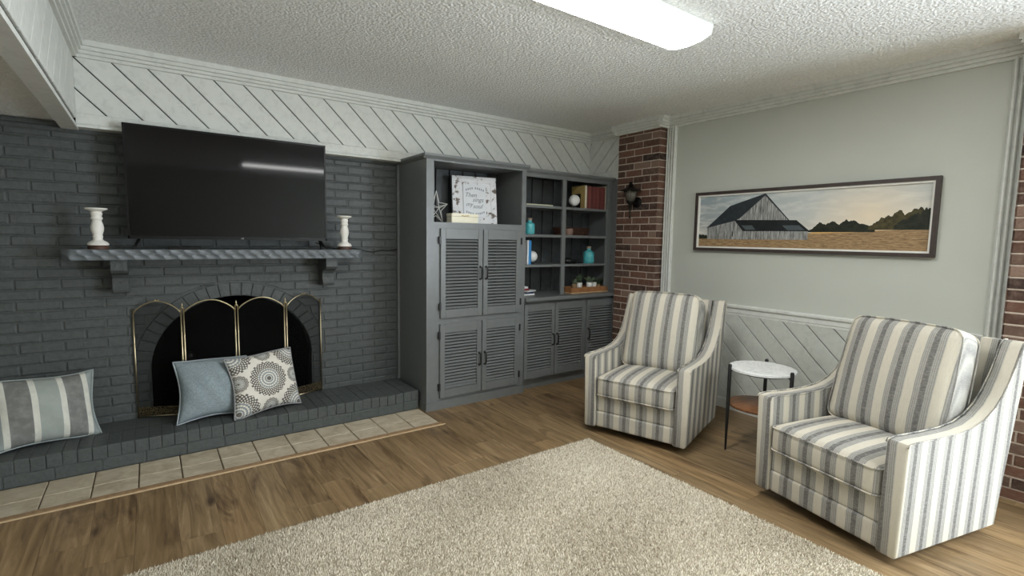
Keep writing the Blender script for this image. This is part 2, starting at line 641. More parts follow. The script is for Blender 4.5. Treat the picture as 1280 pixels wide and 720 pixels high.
# tiles
TP = .1985
for r_, (ya, yb) in enumerate(((-.525, -.328), (-.682, -.527))):
    for i in range(0, 22):
        x1 = -2.118 - TP * i
        x0 = x1 - TP
        mb = MB()
        slab(mb, [(x0 + .003, ya + .0015), (x1 - .003, ya + .0015), (x1 - .003, yb - .0015), (x0 + .003, yb - .0015)], lambda u, v, d: (u, v, -.001 - d + 0), .012, .003)
        mb.build('tile', M_TILE, floor)
t1 = MB().prism([(-.688, -.012), (-.688, .002), (-.70, .006), (-.732, .006), (-.738, .002), (-.738, -.012)], lambda a, b, d: (d, a, b), XL, -2.115).build('trim_1', M_STRIP)
struct(t1, 'wooden transition strip between hearth tiles and floor planks')
MB().prism([(-.7385, -.012), (-.7385, .004), (-.742, .005), (-.745, .003), (-.745, -.012)], lambda a, b, d: (d, a, b), XL, -2.1).build('light_edge', M_STRIPL, t1)

# ceilings
ceil = MB().box(-4.155, .15, YR - .1, .3, H, H + .1).build('ceiling', M_CEIL)
struct(ceil, 'white popcorn textured ceiling')
cl = MB().box(XL, -4.18, YR - .1, .3, 1.99, 2.1).build('ceiling_lower', M_CEIL)
struct(cl, 'lower popcorn ceiling left of the boarded beam')
# beam face with boards
beam = MB().box(-4.185, -4.128, YR, .05, 1.965, H).box(-4.19, -4.112, YR, .05, 1.945, 1.967).build('wall_left_upper', M_TRIM)
struct(beam, 'white beam face clad in diagonal boards where the ceiling drops')
def boards(u0, u1, v0, v1, su, sv, c0, pitch, fn, mat, parent, depth=.012, gap=.0045, ch=.003):
    """boards between lines su*u+sv*v = c0+k*pitch clipped to a rectangle"""
    rect = [(u0, v0), (u1, v0), (u1, v1), (u0, v1)]
    vals = [su * u + sv * v for u, v in rect]
    k0 = math.floor((min(vals) - c0) / pitch)
    k1 = math.ceil((max(vals) - c0) / pitch)
    for k in range(k0, k1):
        a, b = c0 + k * pitch + gap, c0 + (k + 1) * pitch - gap
        p = clip(clip(rect, su, sv, a), -su, -sv, -b)
        if len(p) < 3 or area(p) < 4e-4:
            continue
        q = [p[i] for i in range(len(p)) if (Vector(p[i]) - Vector(p[i - 1])).length > .004]
        if len(q) < 3:
            continue
        mb = MB()
        slab(mb, q, fn, depth, ch)
        mb.build('board', mat, parent)
MB().box(-4.1285, -4.1265, -4.6, .0, 1.99, 2.36).build('groove_backing', M_GROOVE, beam)
boards(-4.6, .0, 2.0, 2.353, -1, 1, 3.425, .1745, lambda u, v, d: (-4.116 - d, u, v), M_BOARD, beam)

# back wall: mortar bed around the firebox opening
CX, CZ = -3.32, .45
def arc(a_, b_, n, t0=0, t1=math.pi):
    return [(CX + a_ * math.cos(t0 + (t1 - t0) * i / n), CZ + b_ * math.sin(t0 + (t1 - t0) * i / n)) for i in range(n + 1)]
inn = arc(.505, .47, 32)
mb = MB()
ym = YB + .0055
def P3(u, v):
    return (u, ym, v)
xr, xl = inn[0][0], inn[-1][0]
mb.add([P3(xr, 0), P3(.0, 0), P3(.0, 1.99), P3(xr, 1.99)], [(0, 1, 2, 3)])
mb.add([P3(XL, 0), P3(xl, 0), P3(xl, 1.99), P3(XL, 1.99)], [(0, 1, 2, 3)])
for a, b in zip(inn[:-1], inn[1:]):
    mb.add([P3(*a), P3(*b), P3(b[0], 1.99), P3(a[0], 1.99)], [(0, 1, 2, 3)])
# reveal of the opening
op = [(xr, .1475)] + inn + [(xl, .1475)]
for a, b in zip(op[:-1], op[1:]):
    mb.add([(a[0], ym, a[1]), (b[0], ym, b[1]), (b[0], ym + .1, b[1]), (a[0], ym + .1, a[1])], [(0, 1, 2, 3)])
wall_back = mb.build('wall_back', M_PMORT)
struct(wall_back, 'painted grey brick chimney wall')
BL, BH, JT = .203, .0633, .0065
z00 = 1.197 - 17 * BH
fnb = lambda u, v, d: (u, YB + d, v)
me_full = None
def xo_side(z, s):      # outer ring x at height z
    t = min(1, max(0, (z - CZ) / .56))
    a = .605 if z > CZ else .505 + .003
    return CX + s * (a * math.sqrt(1 - t * t) if z > CZ else a)
def zo(x_):
    t = min(1, abs(x_ - CX) / .605)
    return CZ + .57 * math.sqrt(1 - t * t)
hidden = MB()
half_joint = -4.347
nvis = 0
shared = {}
for r_ in range(0, 30):
    z0, z1 = z00 + r_ * BH + JT / 2, z00 + (r_ + 1) * BH - JT / 2
    if z1 < .15:
        continue
    z1 = min(z1, 1.958)
    if z1 - z0 < .012:
        continue
    par = (r_ + 1) % 2
    x = half_joint - 12 * BL + (BL / 2 if par else 0)
    while x < -2.0:
        x0, x1 = x + JT / 2, x + BL - JT / 2
        x += BL
        x1 = min(x1, -2.095)
        if x1 - x0 < .012:
            continue
        zc = (z0 + z1) / 2
        poly = None
        jx = lambda: 0
        if x1 < CX - .62 or x0 > CX + .62 or z0 > CZ + .58:
            poly = [(x0, z0), (x1, z0), (x1, z1), (x0, z1)]
        elif zc < CZ + .47:
            for s in (-1, 1):
                if s < 0 and x0 < xo_side(z0, -1) - .015:
                    poly = [(x0, z0), (min(x1, xo_side(z0, -1) - JT), z0), (min(x1, xo_side(z1, -1) - JT), z1), (x0, z1)]
                    if poly[2][0] < x0 + .004:
                        poly[2] = (x0 + .004, z1)
                if s > 0 and x1 > xo_side(z0, 1) + .015:
                    poly = [(max(x0, xo_side(z0, 1) + JT), z0), (x1, z0), (x1, z1), (max(x0, xo_side(z1, 1) + JT), z1)]
                    if poly[3][0] > x1 - .004:
                        poly[3] = (x1 - .004, z1)
        else:
            bot = [(u, max(z0, zo(u) + JT)) for u in np.linspace(x0, x1, 5)]
            bot = [(float(u), float(min(v, z1))) for u, v in bot]
            if max(z1 - v for u, v in bot) > .012:
                poly = [(u, min(v, z1 - .003)) for u, v in bot] + [(x1, z1), (x0, z1)]
        if not poly:
            continue
        full = abs((x1 - x0) - (BL - JT)) < 1e-4 and len(poly) == 4 and abs(poly[1][0] - poly[2][0]) < 1e-6 and abs(poly[0][0] - poly[3][0]) < 1e-6 and abs(poly[1][0] - poly[0][0] - (BL - JT)) < 1e-4 and abs(z1 - z0 - (BH - JT)) < 1e-4
        behind = (-3.85 < x0 and x1 < -2.80 and z0 > 1.36) or x1 < -4.66 or x0 < -4.75
        if behind:
            slab(hidden, poly, fnb, .03, .005)
            continue
        nvis += 1
        if full:
            k = random.randrange(4)
            if k not in shared:
                m2 = MB()
                w, h = (BL - JT) / 2, (BH - JT) / 2
                j = lambda: random.uniform(-.0015, .0015)
                slab(m2, [(-w + j(), -h + j()), (w + j(), -h + j()), (w + j(), h + j()), (-w + j(), h + j())], lambda u, v, d: (u, d, v), .03, .0065)
                shared[k] = m2.mesh('brick', M_PBRICK)
            o = link('brick', shared[k], wall_back)
            o.location = ((x0 + x1) / 2, YB + random.uniform(-.0015, .0015), zc)
            o.rotation_euler = (0, random.uniform(-.006, .006), random.uniform(-.006, .006))
        else:
            m2 = MB()
            slab(m2, poly, fnb, .03, .004)
            m2.build('brick', M_PBRICK, wall_back)
hb = hidden.build('bricks_beyond', M_PBRICK, wall_back)
hb['kind'] = 'stuff'
# arch ring
NR = 25
for i in range(NR):
    t0 = math.pi * i / NR + .004
    t1 = math.pi * (i + 1) / NR - .004
    q = [(CX + (a_ + .002) * math.cos(t), CZ + (b_ + .002) * math.sin(t)) for a_, b_, t in ((.505, .47, t0), (.597, .562, t0), (.597, .562, t1), (.505, .47, t1))]
    mb = MB()
    slab(mb, q, lambda u, v, d: (u, YB - .002 + d, v), .08, .004)
    mb.build('arch_brick', M_PBRICK, wall_back)
# firebox
fb = MB()
fx0, fx1, fy = CX - .42, CX + .42, .62
fb.add([(xl, ym + .1, .147), (fx0, fy, .147), (fx0, fy, 1.0), (xl, ym + .1, 1.0)], [(0, 1, 2, 3)])
fb.add([(xr, ym + .1, .147), (fx1, fy, .147), (fx1, fy, 1.0), (xr, ym + .1, 1.0)], [(0, 1, 2, 3)])
fb.add([(fx0, fy, .147), (fx1, fy, .147), (fx1, fy, 1.0), (fx0, fy, 1.0)], [(0, 1, 2, 3)])
fb.add([(xl, ym - .003, .147), (xr, ym - .003, .147), (xr, ym + .1, .147), (fx1, fy, .147), (fx0, fy, .147), (xl, ym + .1, .147)], [(0, 1, 2, 3, 4, 5)])
fb.add([(xl, ym + .1, 1.0), (xr, ym + .1, 1.0), (fx1, fy, 1.0), (fx0, fy, 1.0)], [(0, 1, 2, 3)])
for a, b in zip(inn[:-1], inn[1:]):
    fb.add([(a[0], ym + .1, a[1]), (b[0], ym + .1, b[1]), (b[0], ym + .1, 1.0), (a[0], ym + .1, 1.0)], [(0, 1, 2, 3)])
fb.build('firebox', M_SOOT, wall_back)
# grey cap trim along the brick top
t2 = MB().prism([(YB + .02, 1.93), (YB - .012, 1.93), (YB - .018, 1.94), (YB - .018, 1.955), (YB - .03, 1.962), (YB - .03, 1.985), (YB + .02, 1.985)], lambda a, b, d: (d, a, b), XL, -2.1).build('trim_2', M_PMORT)
struct(t2, 'grey painted moulding along the top of the brick wall')
t2b = MB().box(-2.118, -2.1, .075, .105, .1475, 1.96).build('trim_3', M_CAB)
struct(t2b, 'narrow grey strip where the brick wall meets the tall cabinet')

# upper boarded wall
wbu = MB().box(-4.128, .15, .012, .14, 1.967, H).build('wall_back_upper', M_GROOVE)
struct(wbu, 'white wall band of diagonal boards above the brick')
boards(-4.118, -.0, 2.034, 2.353, 1, 1, -1.765, .1745, lambda u, v, d: (u, .0 + d, v), M_BOARD, wbu)
MB().prism([(.03, 1.965), (-.004, 1.965), (-.004, 2.032), (0.002, 2.036), (.03, 2.036)], lambda a, b, d: (d, a, b), -4.118, 0).build('bottom_rail', M_TRIM, wbu)
MB().prism([(.1, 1.955), (-.018, 1.955), (-.018, 1.966), (-.008, 1.978), (.1, 1.978)], lambda a, b, d: (d, a, b), -4.118, -.0).build('ledge', M_TRIM, wbu)

# right wall
DY0, DY1, DZ0, DZ1 = -6.2, -4.2, .06, 2.08      # glazed door opening beyond the near pillar
wr = MB().box(0, .12, DY1, .14, 0, H).box(0, .12, YR, DY0, 0, H).box(0, .12, DY0, DY1, DZ1, H).box(0, .12, DY0, DY1, 0, DZ0).build('wall_right', M_WALL)
struct(wr, 'light grey painted wall with picture')
wsc = MB().box(-.002, .0, -3.3, -1.06, .08, .80).build('wall_right_wainscot', M_GROOVE)
struct(wsc, 'white diagonal board wainscot below the chair rail')
boards(-3.30, -1.06, .085, .775, -1, 1, 3.027, .1735, lambda u, v, d: (-.014 + d, u, v), M_WAINS, wsc)
wsu = MB().box(-.002, .0, -.5, -.0, 1.93, 2.36).build('wall_right_upper', M_GROOVE)
struct(wsu, 'short white boarded wall between bookcase and brick pillar')
boards(-.50, .0, 2.034, 2.353, 1, 1, 2.155, .1745, lambda u, v, d: (-.014 + d, u, v), M_BOARD, wsu)
MB().box(-.016, 0, -.5, 0, 1.94, 2.032).build('bottom_rail', M_TRIM, wsu)
# crown mouldings
CP = [(0, H), (.056, H), (.056, H - .030), (.044, H - .032), (.044, H - .037), (.048, H - .039), (.046, H - .052), (.032, H - .054), (.032, H - .059), (.036, H - .061), (.034, H - .072), (.018, H - .074), (.018, H - .079), (.022, H - .081), (.020, H - .092), (0, H - .092)]
def crown(name, fn, a, b, label):
    o = MB().prism(CP, fn, a, b).build(name, M_TRIM)
    return struct(o, label)
crown('trim_4', lambda o_, z, d: (d, -o_, z), -4.128, 0, 'white crown moulding above the diagonal boards')
crown('trim_5', lambda o_, z, d: (-o_, d, z), YR, 0, 'white crown moulding along the picture wall')
crown('trim_6', lambda o_, z, d: (-4.118 + o_, d, z), YR, 0, 'white crown moulding along the boarded beam')
PX = -.1
c1 = MB()
c1.prism(CP, lambda o_, z, d: (PX - o_, d, z), -.985, -.46)
c1.prism(CP, lambda o_, z, d: (d, -.985 + .012 - o_, z), PX - .05, 0)
c1.prism(CP, lambda o_, z, d: (d, -.47 + o_ * .0 + o_, z), PX - .05, 0)
struct(c1.build('trim_7', M_TRIM), 'white crown moulding wrapped around the far brick pillar')
c2 = MB()
c2.prism(CP, lambda o_, z, d: (PX - o_, d, z), -4.2, -3.275)
c2.prism(CP, lambda o_, z, d: (d, -3.285 + o_, z), PX - .05, 0)
struct(c2.build('trim_8', M_TRIM), 'white crown moulding on the near brick pillar')
# fluted casings, chair rail, baseboards
def casing(name, ya, yb, label):
    n = 4
    pts = [(ya, 0)]
    w = (yb - ya) / n
    for i in range(n):
        a = ya + i * w
        pts += [(a + .0005, .006), (a + w * .10, .024), (a + w * .25, .029), (a + w * .5, .029), (a + w * .65, .024), (a + w * .74, .006)]
    pts += [(yb, 0)]
    o = MB().prism(pts, lambda a, b, d: (-b, a, d), 0, H - .08).build(name, M_TRIM)
    return struct(o, label)
casing('trim_9', -1.068, -.968, 'fluted white casing beside the far brick pillar')
casing('trim_10', -3.30, -3.19, 'fluted white casing beside the near brick pillar')
rail = MB().prism([(0, .775), (.016, .775), (.016, .79), (.02, .795), (.02, .825), (.03, .832), (.034, .84), (.034, .852), (.028, .858), (0, .858)], lambda a, b, d: (-a, d, b), -3.19, -1.068).build('trim_11', M_TRIM)
struct(rail, 'white chair rail moulding along the picture wall')
bbd = MB().prism([(0, 0), (.016, 0), (.016, .075), (.01, .088), (0, .09)], lambda a, b, d: (-a, d, b), -3.19, -1.068).build('baseboard_right', M_TRIM)
struct(bbd, 'white baseboard under the diagonal wainscot')

# brick pillars
def pillar(name, label, ya, yb, xf, side_y):
    t = thing(name, label, 'pillar', (0, 0, 0))
    mb = MB().box(xf + .004, 0, ya + .003, yb - .003, 0, H - .07)
    mb.build('mortar_core', M_RMORT, t)
    bh, bl, j = .0628, .198, .009
    meshes = {}
    def piece(w, h, key):
        if key not in meshes:
            m2 = MB()
            slab(m2, [(-w / 2, -h / 2), (w / 2, -h / 2), (w / 2, h / 2), (-w / 2, h / 2)], lambda u, v, d: (d, u, v), .04, .003)
            meshes[key] = m2.mesh('brick', M_RBRICK)
        return meshes[key]
    n = int((H - .07) / bh) + 1
    for r_ in range(n):
        z0 = r_ * bh
        z1 = min(z0 + bh, H - .066)
        if z1 - z0 < .03:
            continue
        y = yb
        first = True
        while y > ya + .02:
            L = bl if not (first and r_ % 2) else bl / 2
            first = False
            y0 = max(ya, y - L)
            w = y - y0 - j
            if w > .02:
                o = link('brick', piece(w, z1 - z0 - j, (round(w, 3), round(z1 - z0, 3))), t)
                o.location = (xf + random.uniform(-.003, .002), (y + y0) / 2, (z0 + z1) / 2)
                o.rotation_euler = (random.uniform(-.008, .008), 0, random.uniform(-.01, .01))
            y = y0
        # return face toward the room (side_y)
        m2 = MB()
        slab(m2, [(xf + .004, z0 + j / 2), (-.004, z0 + j / 2), (-.004, z1 - j / 2), (xf + .004, z1 - j / 2)], (lambda u, v, d: (u, ya - .002 + d, v)) if side_y < 0 else (lambda u, v, d: (u, yb + .002 - d, v)), .02, .003)
        m2.build('brick', M_RBRICK, t)
    return t
pillar('brick_pillar', 'red brown brick pillar with wall lantern beside the bookcase', -.962, -.475, PX, -1)
pillar('brick_pillar', 'red brown brick pillar at the right edge behind the near armchair', -3.92, -3.278, PX, 1)

# walls out of frame: left and rear with glazed openings
wl = MB().box(XL - .1, XL, YR, .3, 0, 2.1).build('wall_left', M_WALL)
struct(wl, 'light grey wall at the far left of the room')
struct(MB().box(XL, .12, YR - .1, YR, 0, H).build('wall_rear', M_WALL), 'light grey wall behind the viewer')
gl = G('window_glass', .05)
tr = gl.n('ShaderNodeBsdfTransparent')
gs = gl.n('ShaderNodeBsdfGlossy')
gs.inputs['Roughness'].default_value = .03
mx = gl.n('ShaderNodeMixShader')
mx.inputs[0].default_value = .06
gl.t.links.new(tr.outputs[0], mx.inputs[1])
gl.t.links.new(gs.outputs[0], mx.inputs[2])
gl.t.links.new(mx.outputs[0], gl.t.nodes['Material Output'].inputs[0])
fr = MB()
xx_ = (.03, .09)
fr.box(*xx_, DY0, DY0 + .07, DZ0, DZ1).box(*xx_, DY1 - .07, DY1, DZ0, DZ1).box(*xx_, DY0, DY1, DZ0, DZ0 + .08).box(*xx_, DY0, DY1, DZ1 - .07, DZ1)
ymid = (DY0 + DY1) / 2
fr.box(*xx_, ymid - .04, ymid + .04, DZ0, DZ1)
dr = struct(fr.build('door_1', M_TRIM), 'white framed glazed door in the right wall, beyond the near pillar')
for p0, p1 in ((DY0 + .07, ymid - .04), (ymid + .04, DY1 - .07)):
    MB().box(.056, .06, p0, p1, DZ0 + .08, DZ1 - .07).build('pane', gl.mat, dr)

# ------------------------------------------------------------------ hearth
hearth = thing('hearth', 'low raised hearth of grey painted bricks under the fireplace', 'hearth', (-3.4, -.1, 0))
def hb_(mb, name='brick'):
    o = mb.build(name, M_PBRICK, hearth)
    o.location = (3.4, .1, 0)
    return o
hb_(MB().box(XL, -2.121, -.328, .104, 0, .1445), 'mortar_core').data.materials[0] = M_PMORT
HX1 = -2.118
x = HX1
i = 0
while x > -5.7:
    w = .0635 if i % 3 else .066
    x0 = x - w
    dz = random.uniform(-.002, .002)
    dy = random.uniform(-.004, .003)
    # rowlock nosing brick
    mb = MB()
    mb.rbox((x0 + .001, -.333 + dy, .072 + dz), (x - .001, -.116, .1475 + dz), .0045, seg=1)
    hb_(mb)
    mb = MB()
    mb.rbox((x0 + .001, -.114, .09), (x - .001, .104, .1470 + dz), .0035, seg=1)
    hb_(mb)
    x = x0
    i += 1
x = HX1
i = 0
while x > -5.7:
    w = .203
    x0 = x - (w if i else .13)
    mb = MB()
    mb.rbox((x0 + .003, -.331 + random.uniform(-.002, .002), .002), (x - .003, -.2, .068), .005, seg=1)
    hb_(mb)
    x = x0
    i += 1

# ------------------------------------------------------------------ mantel
mantel = thing('mantel_shelf', 'grey painted mantel shelf with scalloped carved edge on two corbels', 'mantel', (-3.35, YB, 1.187))
def at(o):
    l = o.parent.location
    o.location = (-l.x, -l.y, -l.z)
    return o
MX0, MX1, MY, MZ0, MZ1 = -4.212, -2.482, -.17, 1.187, 1.251
mb = MB()
mb.box(MX0 + .02, MX1 - .02, MY + .014, YB + .004, MZ0 + .001, MZ1)
NX, NZ = 260, 14
cell = .074
def scoop(u, v):
    best = 9
    for row in (0, 1):
        cy_ = .25 + .5 * row
        off = .5 * row
        k = round((u / cell) - off)
        for kk in (k - 1, k, k + 1):
            du = (u / cell - off - kk)
            dv = (v - cy_) * 1.25
            best = min(best, math.sqrt((du * 1.0 + dv * .5) ** 2 + dv * dv))
    return .016 * max(0, 1 - (best / .62) ** 2)
vs, fs = [], []
for iz in range(NZ + 1):
    v = iz / NZ
    for ix in range(NX + 1):
        u = (MX1 - MX0) * ix / NX
        e = min(u, (MX1 - MX0) - u)
        cut = .05 * max(0, 1 - e / .045) ** 1.5
        rnd = .006 * max(0, (abs(v - .5) * 2 - .8) / .2) ** 2
        vs.append((MX0 + u, MY + scoop(u, v) + cut + rnd, MZ0 + v * (MZ1 - MZ0)))
for iz in range(NZ):
    for ix in range(NX):
        a = iz * (NX + 1) + ix
        fs.append((a, a + 1, a + NX + 2, a + NX + 1))
# close top, bottom and ends back to the wall
n0 = len(vs)
W_ = NX + 1
for ix in range(W_):
    vs.append((vs[ix][0], YB + .002, MZ0))
for ix in range(W_):
    vs.append((vs[ix][0], YB + .002, MZ1))
for ix in range(NX):
    fs.append((ix, n0 + ix, n0 + ix + 1, ix + 1))
    a = NZ * W_ + ix
    fs.append((a, a + 1, n0 + W_ + ix + 1, n0 + W_ + ix))
fs.append(tuple([iz * W_ for iz in range(NZ + 1)] + [n0 + W_, n0]))
fs.append(tuple([iz * W_ + NX for iz in range(NZ + 1)] + [n0 + W_ + NX, n0 + NX]))
mb = MB().add(vs, fs)
at(mb.build('shelf', M_MANTEL, mantel, angle=28))
for xc in (-3.955, -2.712):
    w = .04
    prof = [(YB + .002, .978), (-.005, .978), (-.02, .984), (-.026, .998), (-.018, 1.015), (-.01, 1.04), (-.012, 1.07), (-.03, 1.09), (-.07, 1.10), (-.10, 1.108), (-.115, 1.125), (-.115, 1.186), (YB + .002, 1.186)]
    o = at(MB().prism(prof, lambda a, b, d: (xc + d, a, b), -w, w).build('corbel', M_PMORT, mantel))
    kn = MB().sphere((xc, -.012, 1.045), .006, 8).build('plug', M_PMORT, o)

# ------------------------------------------------------------------ television
TVY = -.085
tv = thing('television', 'large black flat screen television standing on the mantel shelf', 'television', (-3.32, TVY + .02, 1.251))
TX0, TX1, TZ0, TZ1 = -3.906, -2.737, 1.314, 1.998
mb = MB()
mb.box(TX0, TX1, TVY, TVY + .03, TZ0, TZ1)
mb.box(TX0 + .12, TX1 - .12, TVY + .03, TVY + .065, TZ0 + .03, TZ0 + .45)
at(mb.build('housing', M_BLKPL, tv))
o = MB().box(TX0 + .012, TX1 - .012, TVY - .0015, TVY + .001, TZ0 + .02, TZ1 - .012).build('screen', M_SCREEN, tv)
at(o)
bz = MB()
for a in ((TX0, TX1, TZ1 - .010, TZ1), (TX0, TX1, TZ0, TZ0 + .018), (TX0, TX0 + .01, TZ0, TZ1), (TX1 - .01, TX1, TZ0, TZ1)):
    bz.box(a[0], a[1], TVY - .005, TVY + .002, a[2], a[3])
at(bz.build('bezel', M_BLKPL, tv))
for xc, s in ((-3.845, -1), (-2.79, 1)):
    mb = MB()
    for yy in (-.16, .02):
        mb.tube([(xc, TVY + .015, TZ0 + .01), (xc + s * .02, yy * .35 + TVY * .6, TZ0 - .03), (xc + s * .035, yy, 1.2575)], [.009, .008, .006], 8)
    at(mb.build('foot', M_BLKPL, tv, smooth=True))
def text(body, size, name, mat, parent, loc, rot, shear=0, ext=.0006, spacing=1):
    c = bpy.data.curves.new(name, 'FONT')
    c.body = body
    c.size = size
    c.align_x = 'CENTER'
    c.align_y = 'CENTER'
    c.shear = shear
    c.extrude = ext
    c.resolution_u = 3
    c.space_line = spacing
    tmp = bpy.data.objects.new(name, c)
    COL.objects.link(tmp)
    bpy.context.view_layer.update()
    me = bpy.data.meshes.new_from_object(tmp)
    bpy.data.objects.remove(tmp)
    me.materials.clear()
    me.materials.append(mat)
    o = link(name, me, parent)
    o.location = loc
    o.rotation_euler = rot
    return o
M_LOGO = plain('grey_logo', lin(190, 190, 192), .4)
text('LG', .014, 'logo', M_LOGO, tv, (-3.29 + 3.32, -.0265, TZ0 + .009 - 1.251), (math.radians(90), 0, 0))
tag(MB().rbox((-3.71, -.15, 1.251), (-3.53, -.105, 1.268), .004, seg=1).build('remote_control', M_BLKPL), 'slim black remote control lying on the mantel below the television', 'remote')
# cable
pts = [(-2.80, -.02, 1.30), (-2.74, -.02, 1.275), (-2.67, -.0, 1.257), (-2.60, .03, 1.256), (-2.50, .06, 1.256), (-2.45, .075, 1.252), (-2.38, .08, 1.232), (-2.32, .085, 1.226), (-2.26, .085, 1.242), (-2.2, .085, 1.24), (-2.14, .085, 1.244), (-2.107, .078, 1.256)]
tag(MB().tube(pts, .004, 6).build('power_cable', M_BLKPL, smooth=True), 'thin black cable running from the television to the tall cabinet', 'cable')

# candlesticks
def mat_chippy():
    g = G('chipped_white_paint', .5, .3)
    n = g.noise(g.obj, 38, 3, .6)
    g.col(g.ramp(n, [(.30, lin(96, 78, 64)), (.34, lin(228, 224, 216)), (1, lin(238, 235, 228))]))
    return g.mat
M_CHIP = mat_chippy()
M_DWOOD = plain('dark_brown_wood', lin(74, 50, 38), .5, .4, var=.25, scale=30)
def candlestick(x, y, h, label):
    t = thing('candlestick', label, 'candlestick', (x, y, 1.251), group='white candlesticks on the mantel')
    s = h / .245
    MB().lathe([(.0, 0), (.048, 0), (.05, .006), (.048, .018), (.044, .022), (.0, .022)], n=28).build('base', M_DWOOD, t, angle=40)
    prof = [(.0, .022), (.05, .023), (.052, .03), (.044, .042), (.033, .052), (.028, .06), (.03, .07), (.032, .076), (.028, .082), (.03, .09), (.037, .108), (.04, .125), (.037, .145), (.03, .165), (.028, .172), (.034, .178), (.036, .186), (.03, .194), (.034, .205), (.036, .212), (.031, .222), (.036, .23), (.052, .236), (.053, .243), (.048, .245), (.0, .243)]
    MB().lathe([(r * (.80 if .05 < z < .225 else 1), .022 + (z - .022) * s) for r, z in prof], n=28).build('column', M_CHIP, t, angle=50)
candlestick(-4.045, -.11, .238, 'chipped white turned candlestick left of the television')
candlestick(-2.612, -.10, .25, 'chipped white turned candlestick right of the television')

# ------------------------------------------------------------------ fireplace screen
fs_ = thing('fireplace_screen', 'brass four panel fireplace screen with arched tops and filigree base', 'fire screen', (-3.33, .0, .1475))
FX = [(-3.912, .085), (-3.648, -.015), (-3.645, -.018), (-3.337, -.02), (-3.332, -.02), (-3.022, -.018), (-3.018, -.015), (-2.742, .085)]
ZB, ZS, ZT = .158, .835, .925
for p in range(4):
    (ax, ay), (bx, by) = FX[2 * p], FX[2 * p + 1]
    ax, bx = ax + .006, bx - .006
    fnp = lambda u, z: Vector((ax + (bx - ax) * u, ay + (by - ay) * u, z))
    top = [(u, ZS + (ZT - ZS - .012) * math.sin(math.pi * u) ** .75) for u in np.linspace(0, 1, 21)]
    mb = MB()
    mb.tube([fnp(0, .15), fnp(0, ZS + .03)], .005, 8)
    mb.tube([fnp(1, .15), fnp(1, ZS + .03)], .005, 8)
    mb.tube([fnp(0, ZB), fnp(1, ZB)], .005, 6)
    fr = at(mb.build('frame', M_BRASS, fs_, smooth=True))
    at2 = MB().tube([fnp(u, z) for u, z in top], .0045, 8).build('arched_rail', M_BRASS, fr, smooth=True)
    poly = [fnp(0, ZB)] + [fnp(u, z) for u, z in top] + [fnp(1, ZB)]
    at(MB().add(poly, [tuple(range(len(poly)))]).build('wire_mesh', M_WIREMESH, fs_))
    # filigree plate
    nrm = Vector((by - ay, -(bx - ax), 0)).normalized() * .004
    q = [fnp(.02, ZB + .004) + nrm, fnp(.98, ZB + .004) + nrm, fnp(.98, ZB + .062) + nrm, fnp(.02, ZB + .062) + nrm]
    q += [v - nrm * .5 for v in q]
    at(MB().add(q, [(0, 1, 2, 3), (7, 6, 5, 4), (0, 1, 5, 4), (1, 2, 6, 5), (2, 3, 7, 6), (3, 0, 4, 7)]).build('filigree_panel', M_FILI, fs_))
    if p in (0, 3):
        mb = MB()
        for du in (-.03, .03):
            c = fnp(.5 + du, ZT - .006)
            mb.sphere(c, .006, 8)
        at(mb.build('handle', M_BRASS, fs_, smooth=True))
for (a, b) in ((FX[1], FX[2]), (FX[3], FX[4]), (FX[5], FX[6])):
    c = ((a[0] + b[0]) / 2, (a[1] + b[1]) / 2)
    at(MB().lathe([(.003, 0), (.006, .006), (.003, .012), (.006, .02), (.005, .03), (.002, .042)], (c[0], c[1], ZS + .026), 10).build('finial', M_BRASS, fs_, smooth=True))
    at(MB().tube([(c[0] - .008, c[1] - .003, ZS + .028), (c[0], c[1] - .003, ZS + .036), (c[0] + .008, c[1] - .003, ZS + .028)], .006, 8).build('hinge_cap', M_BRASS, fs_, smooth=True))
# andiron standing inside the firebox
an = thing('andiron', 'dark iron andiron with round knob standing inside the firebox', 'andiron', (-3.60, .30, .147))
MB().tube([(0, 0, .0), (0, 0, .3)], .018, 10).build('post', M_BRONZE, an, smooth=True)
MB().sphere((0, 0, .33), .04, 16).build('knob', M_BRONZE, an, smooth=True)
MB().tube([(-.07, -.02, .008), (-.05, 0, .05), (0, 0, .07), (.05, 0, .05), (.07, -.02, .008)], .01, 8).build('feet', M_BRONZE, an, smooth=True)
MB().tube([(0, 0, .08), (0, .25, .08), (0, .26, .008)], .01, 8).build('log_bar', M_BRONZE, an, smooth=True)

